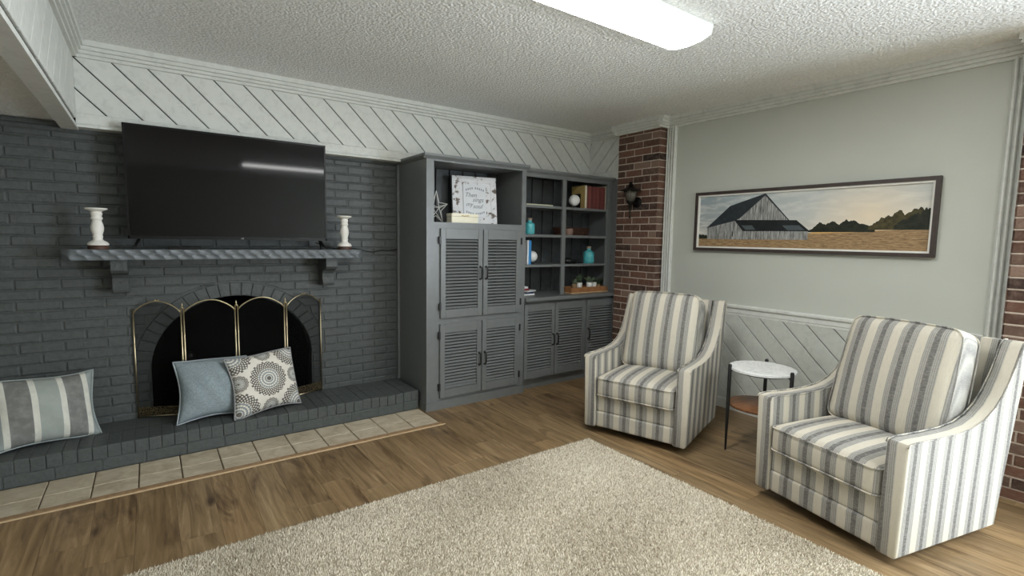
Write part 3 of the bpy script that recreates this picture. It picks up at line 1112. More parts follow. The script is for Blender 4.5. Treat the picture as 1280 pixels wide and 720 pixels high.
# ------------------------------------------------------------------ pillows
def pillow(label, mat, pipe, w, h, t, loc, lean, rz, ry=0, seed=0):
    o = thing('throw_pillow', label, 'pillow', loc, (-math.radians(lean), math.radians(ry), math.radians(rz)), 'throw pillows on the hearth')
    N = 34
    rg = np.random.default_rng(seed)
    ph = rg.uniform(0, 6, 6)
    def edge(u, v):
        # square outline with pulled-in sides and pointed corners
        px = u * (1 - .085 * (1 - v * v)) * w / 2
        pz = v * (1 - .085 * (1 - u * u)) * h / 2
        pz += .01 * math.sin(u * 2.2 + ph[0]) * abs(v)
        px += .006 * math.sin(v * 2.5 + ph[1]) * abs(u)
        return px, pz + h / 2
    vs = []
    for s in (-1, 1):
        for i in range(N + 1):
            v = -1 + 2 * i / N
            for j in range(N + 1):
                u = -1 + 2 * j / N
                px, pz = edge(u, v)
                th = ((1 - u ** 2) * (1 - v ** 2)) ** .52 * t / 2
                th *= 1 + .05 * math.sin(3 * u + ph[2] + 2 * v) + .04 * math.sin(4 * v + ph[3] - u)
                th += .003 * math.sin(11 * u + 7 * v + ph[4]) * (1 - u ** 4) * (1 - v ** 4)
                vs.append((px, s * th, pz))
    n1 = N + 1
    fs = []
    for s in (0, 1):
        for i in range(N):
            for j in range(N):
                a = s * n1 * n1 + i * n1 + j
                q = (a, a + 1, a + n1 + 1, a + n1)
                fs.append(q if s == 0 else q[::-1])
    me = MB().add(vs, fs)
    m = me.mesh('cushion', mat, smooth=True)
    bm = bmesh.new()
    bm.from_mesh(m)
    bmesh.ops.remove_doubles(bm, verts=bm.verts, dist=1e-5)
    bm.to_mesh(m)
    bm.free()
    m.polygons.foreach_set('use_smooth', [True] * len(m.polygons))
    link('cushion', m, o)
    ring = [edge(-1 + 2 * j / 20, -1) for j in range(20)] + [edge(1, -1 + 2 * j / 20) for j in range(20)] + [edge(1 - 2 * j / 20, 1) for j in range(20)] + [edge(-1, 1 - 2 * j / 20) for j in range(20)]
    MB().tube([(a, 0, b) for a, b in ring], .005, 8, closed=True).build('piping', pipe, o, smooth=True)
    return o
M_PIPEB = plain('blue_grey_piping', lin(164, 172, 176), .9, .1)
M_PIPES = plain('sage_piping', lin(150, 158, 156), .9, .1)
M_PIPEM = plain('grey_piping', lin(150, 150, 150), .9, .1)
pillow('wide striped grey and sage pillow at the left end of the hearth', mat_pillow_stripe(), M_PIPES, .46, .39, .20, (-4.305, -.15, .15), 19, 17, 0, 1)
pillow('plain blue grey pillow leaning on the fireplace screen', mat_pillow_blue(), M_PIPEB, .43, .40, .19, (-3.492, -.19, .15), 22, 5, 2, 2)
pillow('white pillow with grey medallion print in front of the fireplace screen', mat_pillow_mandala(), M_PIPEM, .45, .41, .175, (-3.178, -.235, .152), 21, 14, 0, 3)

# ------------------------------------------------------------------ tall cabinet
tc = thing('tall_cabinet', 'tall grey cabinet with open niche above four louvered doors', 'cabinet', (-1.63, -.2, 0))
CY = -.43
CX0, CX1 = -2.1, -1.165
def put(o):
    l = o.parent.location
    o.location = (-l.x, -l.y, -l.z)
    return o
put(MB().box(CX0, CX0 + .02, CY + .02, .1, 0, 1.945).build('side_panel', M_CAB, tc))
put(MB().box(CX1 - .02, CX1, CY + .02, -.005, 0, 1.945).build('side_panel', M_CAB, tc))
put(MB().box(CX0 + .02, CX1 - .02, CY + .02, -.02, 1.448, 1.47).build('niche_shelf', M_CAB, tc))
put(MB().box(CX0 + .02, CX1 - .02, CY + .02, -.005, 1.93, 1.945).build('top_panel', M_CAB, tc))
put(MB().box(CX0 + .02, CX1 - .02, -.012, -.004, .05, 1.93).build('back_panel', M_BLACK, tc))
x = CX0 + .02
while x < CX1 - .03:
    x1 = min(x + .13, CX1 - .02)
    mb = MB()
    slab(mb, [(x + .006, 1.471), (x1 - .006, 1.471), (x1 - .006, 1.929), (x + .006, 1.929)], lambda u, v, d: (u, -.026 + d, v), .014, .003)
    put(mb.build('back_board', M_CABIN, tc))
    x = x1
ff = MB()
for a in ((CX0, -2.038, 0.06, 1.945), (-1.207, CX1, .06, 1.945), (-2.038, -1.98, .098, 1.415), (-1.238, -1.207, .098, 1.415), (-2.038, -1.207, 1.925, 1.945), (-2.038, -1.207, 1.415, 1.47), (-1.98, -1.615, .672, .738), (-1.595, -1.238, .672, .738), (-2.038, -1.207, .06, .098), (-1.615, -1.595, .098, 1.415)):
    ff.box(a[0], a[1], CY, CY + .02, a[2], a[3])
put(ff.build('face_frame', M_CAB, tc))
CRN = [(0, 1.938), (.006, 1.938), (.012, 1.946), (.022, 1.954), (.026, 1.962), (.026, 1.975), (0, 1.975)]
mb = MB()
mb.prism(CRN, lambda a, b, d: (d, CY - a, b), CX0 - .026, CX1 + .02)
mb.prism(CRN, lambda a, b, d: (CX0 - a, d, b), CY, .1)
mb.prism(CRN, lambda a, b, d: (CX1 + a, d, b), CY, -.01)
mb.box(CX0, CX1, CY, .0, 1.945, 1.972)
put(mb.build('cornice', M_CAB, tc))
put(MB().box(CX0 - .008, CX1 + .002, CY - .012, CY + .01, 0, .062).box(CX0 - .008, CX0 + .004, CY, -.33, 0, .062).build('plinth', M_CAB, tc))
def pull(mb, x, y, z, h=.1):
    mb.tube([(x, y + .004, z - h / 2), (x, y - .022, z - h / 2 + .006), (x, y - .026, z - h / 2 + .02), (x, y - .026, z + h / 2 - .02), (x, y - .022, z + h / 2 - .006), (x, y + .004, z + h / 2)], .0065, 8)
    mb.box(x - .008, x + .008, y - .003, y + .001, z - h / 2 - .008, z - h / 2 + .008).box(x - .008, x + .008, y - .003, y + .001, z + h / 2 - .008, z + h / 2 + .008)
    return mb
def louver_door(parent, x0, x1, z0, z1, yf, stile, rt_, rb_, hx, hz, hinge_x=None, th=.02):
    mb = MB()
    a, b, c, d = x0 + stile, x1 - stile, z0 + rb_, z1 - rt_
    mb.box(x0, a, yf, yf + th, z0, z1).box(b, x1, yf, yf + th, z0, z1).box(a, b, yf, yf + th, z0, c).box(a, b, yf, yf + th, d, z1)
    door = put(mb.build('door', M_CAB, parent))
    bevel_mesh(door.data, .002, 1, lambda e: all(abs(v.co.y - yf) < 1e-5 for v in e.verts))
    n = max(3, round((d - c) / .0252))
    p = (d - c) / n
    L = b - a - .002
    key = 'slat%.3f' % L
    if key not in cache:
        m2 = MB()
        s45 = -math.radians(48)
        for_ = [(-.002, -.0108), (.002, -.0108), (.002, .0108), (-.002, .0108)]
        rot = [(q[0] * math.cos(s45) - q[1] * math.sin(s45), q[0] * math.sin(s45) + q[1] * math.cos(s45)) for q in for_]
        m2.prism(rot, lambda u, v, dd: (dd, u, v), -L / 2, L / 2)
        cache[key] = m2.mesh('slat', M_CAB)
    for i in range(n):
        s = link('slat', cache[key], door)
        s.location = ((a + b) / 2, yf + .0105, c + p * (i + .5))
    hd = pull(MB(), hx, yf, hz).build('handle', M_BLACK, door, smooth=False)
    if hinge_x is not None:
        for zz in (z0 + .09, z1 - .09):
            MB().box(hinge_x - .008, hinge_x + .008, yf - .004, yf + .012, zz - .028, zz + .028).build('hinge', M_BLACK, door)
    return door
YD = CY - .02
louver_door(tc, -1.988, -1.609, .727, 1.422, YD, .043, .08, .066, -1.632, 1.073, -1.994)
louver_door(tc, -1.601, -1.228, .727, 1.422, YD, .043, .08, .066, -1.578, 1.073, -1.222)
louver_door(tc, -1.992, -1.612, .09, .683, YD, .043, .075, .067, -1.635, .367, -1.998)
louver_door(tc, -1.604, -1.231, .09, .683, YD, .043, .075, .067, -1.581, .367, -1.225)

# ------------------------------------------------------------------ base cabinet, counter, bookcase
bc = thing('base_cabinet', 'low grey cabinet with three louvered doors beside the brick pillar', 'cabinet', (-.58, -.2, 0))
BY = -.40
mb = MB()
for q in ((-1.16, -1.145, .09, .80), (-.408, -.393, .09, .80), (-.017, -.002, .09, .80)):
    mb.box(q[0], q[1], BY + .02, -.012, q[2], q[3])
mb.box(-1.145, -.017, BY + .02, -.012, .09, .105).box(-1.145, -.017, BY + .02, -.012, .79, .80).box(-1.16, -.002, -.012, -.004, .09, .80)
put(mb.build('carcass', M_CAB, bc))
put(MB().box(-1.16, -.002, -.365, -.01, 0, .09).build('toe_kick', M_CAB, bc))
fr = MB()
fr.box(-1.16, -.002, BY, BY + .02, .785, .808).box(-1.16, -.002, BY, BY + .02, .085, .11).box(-1.16, -1.14, BY, BY + .02, .11, .785).box(-.415, -.385, BY, BY + .02, .11, .785).box(-.014, -.002, BY, BY + .02, .11, .785)
put(fr.build('face_frame', M_CAB, bc))
louver_door(bc, -1.148, -.800, .105, .783, BY - .02, .036, .072, .072, -.82, .44)
louver_door(bc, -.792, -.424, .105, .783, BY - .02, .036, .072, .072, -.772, .44)
louver_door(bc, -.394, -.012, .105, .783, BY - .02, .036, .072, .072, -.374, .45)
put(MB().box(-.02, -.001, -.472, BY, 0, .806).build('filler_panel', M_CAB, bc))
ct = MB()
ct.rbox((-1.163, -.462, .808), (-.002, -.004, .84), .004, seg=1)
tag(ct.build('counter_top', M_CAB), 'grey painted counter top over the low louvered cabinet', 'countertop')
bk = thing('bookcase', 'grey open bookcase with two bays of ornaments and books above the counter', 'bookcase', (-.58, -.2, .84))
UY = -.355
put(MB().box(-1.16, -1.142, UY + .018, -.004, .841, 1.93).build('side_panel', M_CAB, bk))
put(MB().box(-.02, -.002, UY + .018, -.004, .841, 1.93).build('side_panel', M_CAB, bk))
fr = MB()
for a in ((-1.16, -1.12, .841, 1.935), (-.684, -.640, .841, 1.9), (-.105, -.002, .841, 1.95), (-1.12, -.105, 1.897, 1.95)):
    fr.box(a[0], a[1], UY, UY + .018, a[2], a[3])
put(fr.build('face_frame', M_CAB, bk))
mb = MB()
mb.prism([(q[0], q[1] - 0.0) for q in CRN], lambda a, b, d: (d, UY - a, b - .01), -1.136, -.002)
mb.box(-1.136, -.002, UY, -.004, 1.935, 1.96)
put(mb.build('cornice', M_CAB, bk))
put(MB().box(-.02, -.001, -.472, UY, .841, 1.955).build('filler_panel', M_CAB, bk))
SH = ((1.654, .022), (1.395, .024), (1.124, .022))
for z, t in SH:
    put(MB().rbox((-1.142, UY + .019, z - t), (-.02, -.03, z), .003, seg=1).build('shelf', M_CAB, bk))
    for a, b in ((-1.12, -.684), (-.640, -.105)):
        put(MB().box(a, b, UY + .004, UY + .019, z - t, z).build('shelf_edge', M_CAB, bk))
put(MB().box(-1.142, -.02, -.012, -.004, .841, 1.93).build('back_panel', M_BLACK, bk))
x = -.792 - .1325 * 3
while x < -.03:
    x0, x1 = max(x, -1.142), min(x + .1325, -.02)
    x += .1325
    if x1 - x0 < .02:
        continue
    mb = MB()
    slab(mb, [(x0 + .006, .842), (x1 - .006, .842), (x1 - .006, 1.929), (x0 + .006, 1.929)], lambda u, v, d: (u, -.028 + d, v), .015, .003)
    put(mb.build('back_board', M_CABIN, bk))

# ------------------------------------------------------------------ niche items
M_SIGNW = None
def mat_distressed():
    g = G('distressed_white_wood', .7, .2)
    n = g.noise(g.obj, 16, 4, .65)
    n2 = g.noise(g.obj, 60, 3)
    f = g.m('ADD', n, g.m('MULTIPLY', n2, .25))
    g.col(g.ramp(f, [(.53, lin(116, 106, 98)), (.57, lin(222, 222, 224)), (1, lin(236, 236, 238))]))
    return g.mat
M_DIST = mat_distressed()
M_SIGNP = plain('pale_sign_board', lin(222, 224, 228), .6, var=.03)
M_SIGNT = plain('grey_print', lin(120, 124, 130), .7)
sg = thing('framed_sign', 'distressed white framed sign with grey script lettering in the niche', 'sign', (-1.53, -.2, 1.4705), (math.radians(-7), 0, math.radians(-10)))
sw, sh = .40, .405
fr = MB()
for a in ((-sw / 2, sw / 2, sh - .05, sh), (-sw / 2, sw / 2, 0, .05), (-sw / 2, -sw / 2 + .05, .05, sh - .05), (sw / 2 - .05, sw / 2, .05, sh - .05)):
    fr.box(a[0], a[1], -.01, .012, a[2], a[3])
o = fr.build('frame', M_DIST, sg)
MB().box(-sw / 2 + .045, sw / 2 - .045, -.004, .008, .045, sh - .045).build('backer', M_DIST, sg)
pan = MB().box(-.105, .1, -.014, -.003, .06, .335).build('panel', M_SIGNP, sg)
for (txt, px, pz) in (('Then', -.04, .245), ('sings', .025, .205), ('my', -.055, .165), ('soul', .02, .15)):
    text(txt, .052, 'lettering', M_SIGNT, pan, (px, -.0145, pz), (math.radians(90), 0, 0), .35)
for zc, s in ((.305, 1), (.085, -1)):
    mb = MB()
    for k in range(-4, 5):
        a = k * .018
        c = Vector((a, -.0148, zc - s * (abs(k) ** 1.6) * .0018))
        for sd in (-1, 1):
            d = Vector((.012 * (1 if k >= 0 else -1), 0, .008 * sd))
            nrm = Vector((-d.z, 0, d.x)) * .35
            mb.add([c, c + d * .5 + nrm, c + d, c + d * .5 - nrm], [(0, 1, 2, 3)])
    mb.build('leaf_print', M_SIGNT, pan)
M_CREAM = plain('cream_box_card', lin(236, 230, 208), .6, var=.02)
M_GOLD = plain('gold_print', lin(176, 146, 86), .45, .5, .3)
bx_ = thing('keepsake_box', 'small cream box with gold print in front of the framed sign', 'box', (-1.735, -.345, 1.4705))
MB().rbox((-.122, -.035, 0), (.122, .05, .05), .003, seg=1).build('body', M_CREAM, bx_)
MB().rbox((-.124, -.037, .0505), (.124, .052, .075), .003, seg=1).build('lid', M_CREAM, bx_)
MB().tube([(-.034, -.037, .058), (-.03, -.039, .058), (-.01, -.039, .0555), (.015, -.039, .058), (.034, -.037, .058)], .0035, 6).build('gold_mark', M_GOLD, bx_)
st = thing('wire_star', 'open white wire star standing at the left of the niche', 'star', (-1.955, -.3, 1.4705), (0, 0, math.radians(18)))
M_WIRE = plain('pale_wire', lin(206, 206, 200), .45, .5, .2)
R1, R2_ = .135, .058
zc = .112
pts = [Vector(((R1 if i % 2 == 0 else R2_) * math.sin(math.pi * i / 5 + .02), 0, zc + (R1 if i % 2 == 0 else R2_) * math.cos(math.pi * i / 5 + .02))) for i in range(10)]
for i in range(10):
    MB().tube([pts[i], pts[(i + 1) % 10]], .0028, 6).build('wire', M_WIRE, st, smooth=True)
for s in (-1, 1):
    for i in range(0, 10, 2):
        MB().tube([pts[i], (0, s * .035, zc)], .0024, 6).build('wire', M_WIRE, st, smooth=True)

# ------------------------------------------------------------------ bookcase items
M_PAGE = plain('book_pages', lin(226, 218, 198), .8, var=.05, scale=200)
def book(label, w, d, h, loc, cov, rot=(0, 0, 0), spine=None, group=None, parts=True):
    """upright book, spine toward -y; w thickness, d depth, h height"""
    o = thing('book', label, 'book', loc, rot, group)
    c = .003
    mb = MB()
    mb.box(-w / 2, -w / 2 + c, 0, d, 0, h).box(w / 2 - c, w / 2, 0, d, 0, h)
    mb.build('cover', cov, o)
    mb = MB()
    n = 6
    arcp = [(-w / 2, 0)] + [(-w / 2 * math.cos(math.pi * i / n), -.004 * math.sin(math.pi * i / n)) for i in range(1, n)] + [(w / 2, 0), (w / 2, .003), (-w / 2, .003)]
    mb.prism(arcp, lambda u, v, z: (u, v, z), 0, h)
    sp = mb.build('spine', spine or cov, o)
    MB().box(-w / 2 + c, w / 2 - c, .003, d - .004, .004, h - .004).build('pages', M_PAGE, o)
    return o, sp
def flat(label, w, d, h, loc, cov, rz=0, group=None):
    o = thing('book', label, 'book', loc, (0, 0, math.radians(rz)), group)
    MB().box(-w / 2, w / 2, 0, d, 0, .003).box(-w / 2, w / 2, 0, d, h - .003, h).box(-w / 2, w / 2, 0, .003, 0, h).build('cover', cov, o)
    MB().box(-w / 2 + .004, w / 2 - .004, .003, d - .004, .003, h - .003).build('pages', M_PAGE, o)
    return o
M_GOLDB = plain('mustard_cloth', lin(176, 150, 92), .8, var=.1)
M_CRB = plain('cream_cloth', lin(206, 196, 172), .8, var=.06)
M_DARKL = plain('black_label', lin(20, 18, 18), .8)
reds = [plain('red_cloth', c, .6, var=.12) for c in (lin(100, 44, 42), lin(116, 58, 48), lin(88, 38, 38), lin(108, 48, 42))]
g_red = 'red bound volumes on the upper right shelf'
b0, s0 = book('mustard book with black patch and cream spine, first of the upper right row', .026, .19, .222, (-.352, -.31, 1.6545), M_GOLDB, spine=M_CRB)
MB().box(-.0145, -.0132, .06, .15, .0, .145).build('label_patch', M_DARKL, b0)
x = -.336
ORD = ['first after the mustard book', 'second after the mustard book', 'third after the mustard book', 'fourth after the mustard book', 'in the middle of the red row', 'fourth before the slim cream book', 'third before the slim cream book', 'second before the slim cream book', 'last before the slim cream book']
for i in range(9):
    w = .0262
    o, sp = book('dark red bound volume, %s on the upper right shelf' % ORD[i], w, .18, .214 + .003 * (i % 2), (x + w / 2, -.31, 1.6545), reds[i % 4], group=g_red)
    x += w + .0008
book('slim cream spined book at the right end of the red volumes', .018, .18, .235, (x + .011, -.31, 1.6545), M_CRB)
M_GLOBE = plain('white_ceramic', lin(232, 232, 230), .35, var=.02)
def ball(label, loc, r):
    o = thing('decorative_ball', label, 'ornament', loc, group='white balls on the bookcase')
    MB().lathe([(.0, 0), (.022, 0), (.022, .004), (.008, .01), (.008, .016), (.018, .024), (0, .024)], n=16).build('stand', M_BLACK, o, angle=40)
    MB().sphere((0, 0, .018 + r), r, 28).build('sphere', M_GLOBE, o, smooth=True)
ball('white round ball ornament in front of the mustard book', (-.492, -.30, 1.6545), .053)
M_TEALB = plain('teal_cover', lin(58, 132, 150), .6)
M_BLUEB = plain('bright_blue_cover', lin(48, 130, 190), .5)
M_WHITEB = plain('white_cover', lin(230, 232, 234), .5)
M_NAVY = plain('navy_cover', lin(40, 56, 96), .5)
M_REDB = plain('red_cover', lin(150, 44, 50), .5)
book('teal and cream book upright at the left of the upper left shelf', .022, .17, .235, (-1.094, -.31, 1.6545), M_TEALB)
book('cream spined book leaning upright beside the teal book', .014, .16, .12, (-1.074, -.30, 1.6545), M_CRB)
M_YELP = plain('pale_yellow_cover', lin(222, 222, 190), .6)
flat('thin pale yellow book lying flat on the upper left shelf', .31, .16, .018, (-.885, -.27, 1.6545), M_YELP)
def mat_teal():
    g = G('teal_glaze', .3, .5)
    n = g.noise(g.obj, 25, 3)
    g.col(g.ramp(n, [(.3, lin(62, 150, 158)), (.7, lin(96, 188, 192))]))
    return g.mat
M_TEAL = mat_teal()
M_CORK = plain('cork', lin(150, 128, 112), .9, var=.2, scale=90)
def bottle(label, loc, r, h, neck):
    o = thing('teal_bottle', label, 'bottle', loc, group='teal bottles on the bookcase')
    MB().lathe([(0, 0), (r * .92, 0), (r, .008), (r, h * .68), (r * .93, h * .76), (r * .6, h * .84), (neck, h * .88), (neck, h), (0, h)], n=28).build('body', M_TEAL, o, angle=45)
    MB().lathe([(0, h), (neck * 1.06, h), (neck * 1.1, h + .02), (0, h + .021)], n=20).build('stopper', M_CORK, o, angle=45)
bottle('teal bottle with cork stopper on the second left shelf', (-1.015, -.29, 1.3955), .046, .125, .02)
bottle('teal bottle with pale stopper on the third right shelf', (-.262, -.28, 1.1245), .054, .145, .02)
# basket + jar
M_WICK = plain('dark_wicker', lin(70, 48, 38), .8, .2, var=.5, scale=60, bump=.6)
M_JAR = plain('taupe_jar', lin(128, 104, 92), .7, var=.15, scale=50)
bs = thing('wicker_basket', 'long dark woven basket on the second shelf behind the jar', 'basket', (-.385, -.15, 1.3955))
for k in range(6):
    z = .006 + k * .0125
    a, b = .19 + .003 * k, .075
    ring = [(a * math.copysign(abs(math.cos(t)) ** .5, math.cos(t)), b * math.copysign(abs(math.sin(t)) ** .5, math.sin(t)) + .002 * math.sin(14 * t + k * math.pi), z) for t in np.linspace(0, 2 * math.pi, 73)[:-1]]
    MB().tube(ring, .0075, 6, closed=True).build('woven_band', M_WICK, bs, smooth=True)
MB().box(-.175, .175, -.065, .065, 0, .006).build('bottom', M_WICK, bs)
jr = thing('clay_jar', 'small taupe clay jar on the second right shelf by the divider', 'jar', (-.543, -.285, 1.3955))
MB().lathe([(0, 0), (.035, 0), (.044, .012), (.046, .035), (.042, .055), (.04, .062), (.036, .062), (.036, .05), (0, .05)], n=24).build('body', M_JAR, jr, angle=50)
# blue books + ball on third left shelf
book('bright blue book with white ends upright on the third left shelf', .03, .16, .215, (-1.012, -.30, 1.1245), M_BLUEB, spine=M_BLUEB)[0]
book('white spined book standing beside the bright blue book', .016, .16, .218, (-1.036, -.30, 1.1245), M_WHITEB)
ball('white round ball ornament beside the bright blue book', (-.935, -.23, 1.1245), .051)
# black figurine
bf = thing('black_figurine', 'low black sculpted figurine on the third right shelf', 'figurine', (-.50, -.27, 1.1245))
mb = MB()
mb.sphere((-.02, 0, .026), .05, 20, sc=(1.15, .8, .62))
mb.sphere((.05, -.005, .018), .032, 16, sc=(1.5, .7, .55))
mb.tube([(.07, 0, .016), (.12, -.01, .012), (.16, .005, .008), (.19, .02, .005)], [.014, .01, .007, .004], 8)
mb.sphere((-.085, -.01, .03), .022, 14, sc=(1.2, .8, .8))
mb.build('body', M_BLACK, bf, smooth=True)
for dx, dy in ((-.05, -.04), (.03, -.035), (-.05, .035), (.03, .035)):
    MB().tube([(dx, dy * .6, .018), (dx + .004, dy, .006), (dx - .012, dy * 1.25, .004)], [.008, .007, .005], 6).build('leg', M_BLACK, bf, smooth=True)
# stack of small books left on counter
gname = 'stacked booklets on the counter'
flat('white booklet at the bottom of the small stack on the counter', .13, .13, .016, (-1.0, -.29, .8405), M_WHITEB, 6, gname)
flat('navy booklet second in the small stack on the counter', .11, .12, .016, (-1.01, -.285, .857), M_NAVY, -4, gname)
flat('white and blue booklet askew near the top of the stack', .13, .12, .014, (-.98, -.295, .8735), M_WHITEB, 16, gname)
flat('small red booklet on the stack under the white box', .07, .09, .014, (-1.03, -.28, .888), M_REDB, 3, gname)
flat('tiny white box topmost on the small stack', .06, .06, .018, (-1.035, -.27, .9025), M_WHITEB, -6, gname)
# wooden tray with potted plants
M_TRAY = plain('tray_wood', lin(152, 106, 68), .6, .3, var=.25, scale=24)
M_TRAYL = plain('tray_wood_edge', lin(206, 172, 128), .6, .3, var=.1, scale=24)
ty = thing('wooden_tray', 'shallow wooden tray holding small potted plants on the counter', 'tray', (-.30, -.27, .8405), (0, 0, 0))
tw, td = .245, .085
for a in ((-tw, tw, -td, -td + .012), (-tw, tw, td - .012, td), (-tw, -tw + .012, -td + .012, td - .012), (tw - .012, tw, -td + .012, td - .012)):
    MB().box(a[0], a[1], a[2], a[3], .008, .055).build('side', M_TRAY, ty)
MB().box(-tw, tw, -td - .001, td, 0, .008).build('bottom', M_TRAYL, ty)
M_LEAF = [plain('leaf_green', lin(62, 78, 54), .7, var=.3, scale=50), plain('leaf_sage', lin(98, 112, 88), .7, var=.3, scale=50)]
def plant(label, loc, pot, r, h, nleaf, hh, mat, seed, spread=1):
    o = thing('potted_plant', label, 'plant', loc, group='little plants in the wooden tray')
    MB().lathe([(0, 0), (r * .75, 0), (r, h), (r * .88, h), (r * .85, h * .85), (0, h * .85)], n=20).build('pot', pot, o, angle=45)
    rr = random.Random(seed)
    for i in range(nleaf):
        a = rr.uniform(0, 6.28)
        s = rr.uniform(.3, 1) * spread
        tip = Vector((math.cos(a) * .05 * s, math.sin(a) * .05 * s, h + hh * rr.uniform(.45, 1)))
        base = Vector((math.cos(a) * r * .4, math.sin(a) * r * .4, h * .84))
        mb = MB()
        mb.tube([base, (base + tip) / 2 + Vector((0, 0, .008)), tip], .0012, 5)
        dirv = (tip - base).normalized()
        sd = dirv.cross(Vector((0, 0, 1)))
        sd = sd.normalized() if sd.length > .01 else Vector((1, 0, 0))
        for q in (.45, .7, .92):
            c = base.lerp(tip, q)
            for s2 in (-1, 1):
                e = c + sd * s2 * .013 + dirv * .008
                m_ = (c + e) / 2
                w = dirv * .005
                mb.add([c, m_ - w, e, m_ + w + Vector((0, 0, .003))], [(0, 1, 2, 3)])
        mb.build('sprig', mat, o)
    return o
M_POTW = plain('white_pot', lin(236, 236, 232), .4, var=.02)
M_POTT = plain('tan_pot', lin(150, 124, 92), .7, var=.1)
plant('sprig in small white pot, left of the tray', (-.37, -.275, .849), M_POTW, .029, .085, 11, .085, M_LEAF[0], 1)
plant('sprig in small tan pot at the left end of the tray', (-.425, -.26, .849), M_POTT, .024, .072, 6, .05, M_LEAF[1], 2)
plant('bushy greenery in white pot at the middle of the tray', (-.235, -.275, .849), M_POTW, .033, .085, 16, .05, M_LEAF[1], 3, 1.5)
plant('trailing greenery in white pot toward the right of the tray', (-.165, -.27, .849), M_POTW, .026, .082, 16, .05, M_LEAF[0], 4, 1.7)
plant('low dark greenery in tan pot at the right end of the tray', (-.10, -.26, .849), M_POTT, .024, .06, 14, .06, M_LEAF[0], 5, 1.4)

# ------------------------------------------------------------------ wall lantern
sc = thing('wall_lantern', 'dark bronze wall lantern sconce on the brick pillar', 'wall lamp', (PX, -.735, 1.708))
mb = MB().lathe([(0, 0), (.05, 0), (.05, .006), (.038, .014), (.02, .018), (0, .018)], n=24)
mb.v = [(-q[2] - .002, q[1], q[0]) for q in mb.v]
mb.build('backplate', M_BRONZE, sc, angle=40)
MB().tube([(-.015, 0, -.005), (-.05, 0, -.02), (-.085, 0, -.012), (-.1, .005, .005)], .008, 8).build('arm', M_BRONZE, sc, smooth=True)
lx = -.1
MB().lathe([(0, -.15), (.007, -.147), (.012, -.138), (.007, -.128), (.006, -.06), (.010, -.05), (.012, -.03), (.03, -.01), (.034, .0), (.034, .008), (0, .008)], (lx, 0, 0), 20).build('tail', M_BRONZE, sc, angle=50)
def mat_lglass():
    g = G('smoky_glass', .25, .5)
    g.col(g.ramp(g.noise(g.obj, 20), [(.3, lin(88, 84, 74)), (.7, lin(120, 116, 104))]))
    g.b.inputs['Alpha'].default_value = .6
    return g.mat
MB().lathe([(.034, .008), (.045, .04), (.058, .10), (.056, .10), (.043, .04), (.032, .008)], (lx, 0, 0), 24).build('glass', mat_lglass(), sc, smooth=True)
for i in range(4):
    a = math.pi / 4 + math.pi / 2 * i
    MB().tube([(lx + .035 * math.cos(a), .035 * math.sin(a), .005), (lx + .06 * math.cos(a), .06 * math.sin(a), .104)], .003, 6).build('bar', M_BRONZE, sc)
MB().lathe([(.095, .098), (.097, .103), (.075, .112), (.045, .128), (.025, .135), (.018, .148), (.026, .152), (.02, .16), (.012, .164), (.02, .172), (.008, .18), (0, .182), (0, .12), (.05, .11)], (lx, 0, 0), 24).build('roof', M_BRONZE, sc, angle=50)

# ------------------------------------------------------------------ picture
pc = thing('framed_picture', 'wide dark framed picture of an old barn beside a golden field', 'picture', (0, -2.121, 1.282))
PY0, PY1, PZ0, PZ1 = -2.939, -1.304, 1.282, 1.762
M_FRAME = plain('dark_espresso_wood', lin(62, 52, 48), .5, .4, var=.15)
M_LINER = plain('white_liner', lin(232, 230, 222), .6, var=.02)
fr = MB()
t = .024
for a in ((PY0, PY1, PZ1 - t, PZ1), (PY0, PY1, PZ0, PZ0 + t), (PY0, PY0 + t, PZ0 + t, PZ1 - t), (PY1 - t, PY1, PZ0 + t, PZ1 - t)):
    fr.box(-.035, -.002, a[0], a[1], a[2], a[3])
put(fr.build('frame', M_FRAME, pc))
fr = MB()
t2_ = .012
a0, a1, b0_, b1_ = PY0 + t, PY1 - t, PZ0 + t, PZ1 - t
for a in ((a0, a1, b1_ - t2_, b1_), (a0, a1, b0_, b0_ + t2_), (a0, a0 + t2_, b0_ + t2_, b1_ - t2_), (a1 - t2_, a1, b0_ + t2_, b1_ - t2_)):
    fr.box(-.026, -.004, a[0], a[1], a[2], a[3])
put(fr.build('liner', M_LINER, pc))
def mat_print_sky():
    g = G('print_sky', .5, .3)
    x, y, z = g.sep(g.pos)[:3]
    t = g.m('DIVIDE', g.m('SUBTRACT', -1.34, y), 1.56)          # 0 left .. 1 right
    v = g.m('DIVIDE', g.m('SUBTRACT', z, 1.44), .28)
    base = g.ramp(v, [(0, lin(206, 190, 172)), (.35, lin(190, 190, 184)), (1, lin(176, 186, 188))])
    dk = g.ramp(t, [(0, lin(120, 136, 146)), (.3, lin(168, 180, 184)), (.65, lin(206, 206, 200)), (1, lin(196, 196, 192))])
    c = g.mix(.6, base, dk)
    cl_ = g.noise(g.comb(0, g.m('MULTIPLY', y, 3), g.m('MULTIPLY', z, 14)), 1.6, 5, .6, .6)
    c = g.mix(g.ramp(cl_, [(.45, (0, 0, 0)), (.7, (.7, .7, .7))]), c, lin(224, 222, 214))
    dx = g.m('SUBTRACT', t, .8)
    gl_ = g.m('SUBTRACT', 1, g.m('MULTIPLY', g.m('SQRT', g.m('ADD', g.m('MULTIPLY', dx, dx), g.m('MULTIPLY', g.m('MULTIPLY', g.m('SUBTRACT', v, .35), .25), g.m('MULTIPLY', g.m('SUBTRACT', v, .35), .25)))), 4))
    c = g.mix(g.m('MULTIPLY', g.m('MAXIMUM', gl_, 0), .7), c, lin(244, 222, 190))
    g.col(c)
    return g.mat
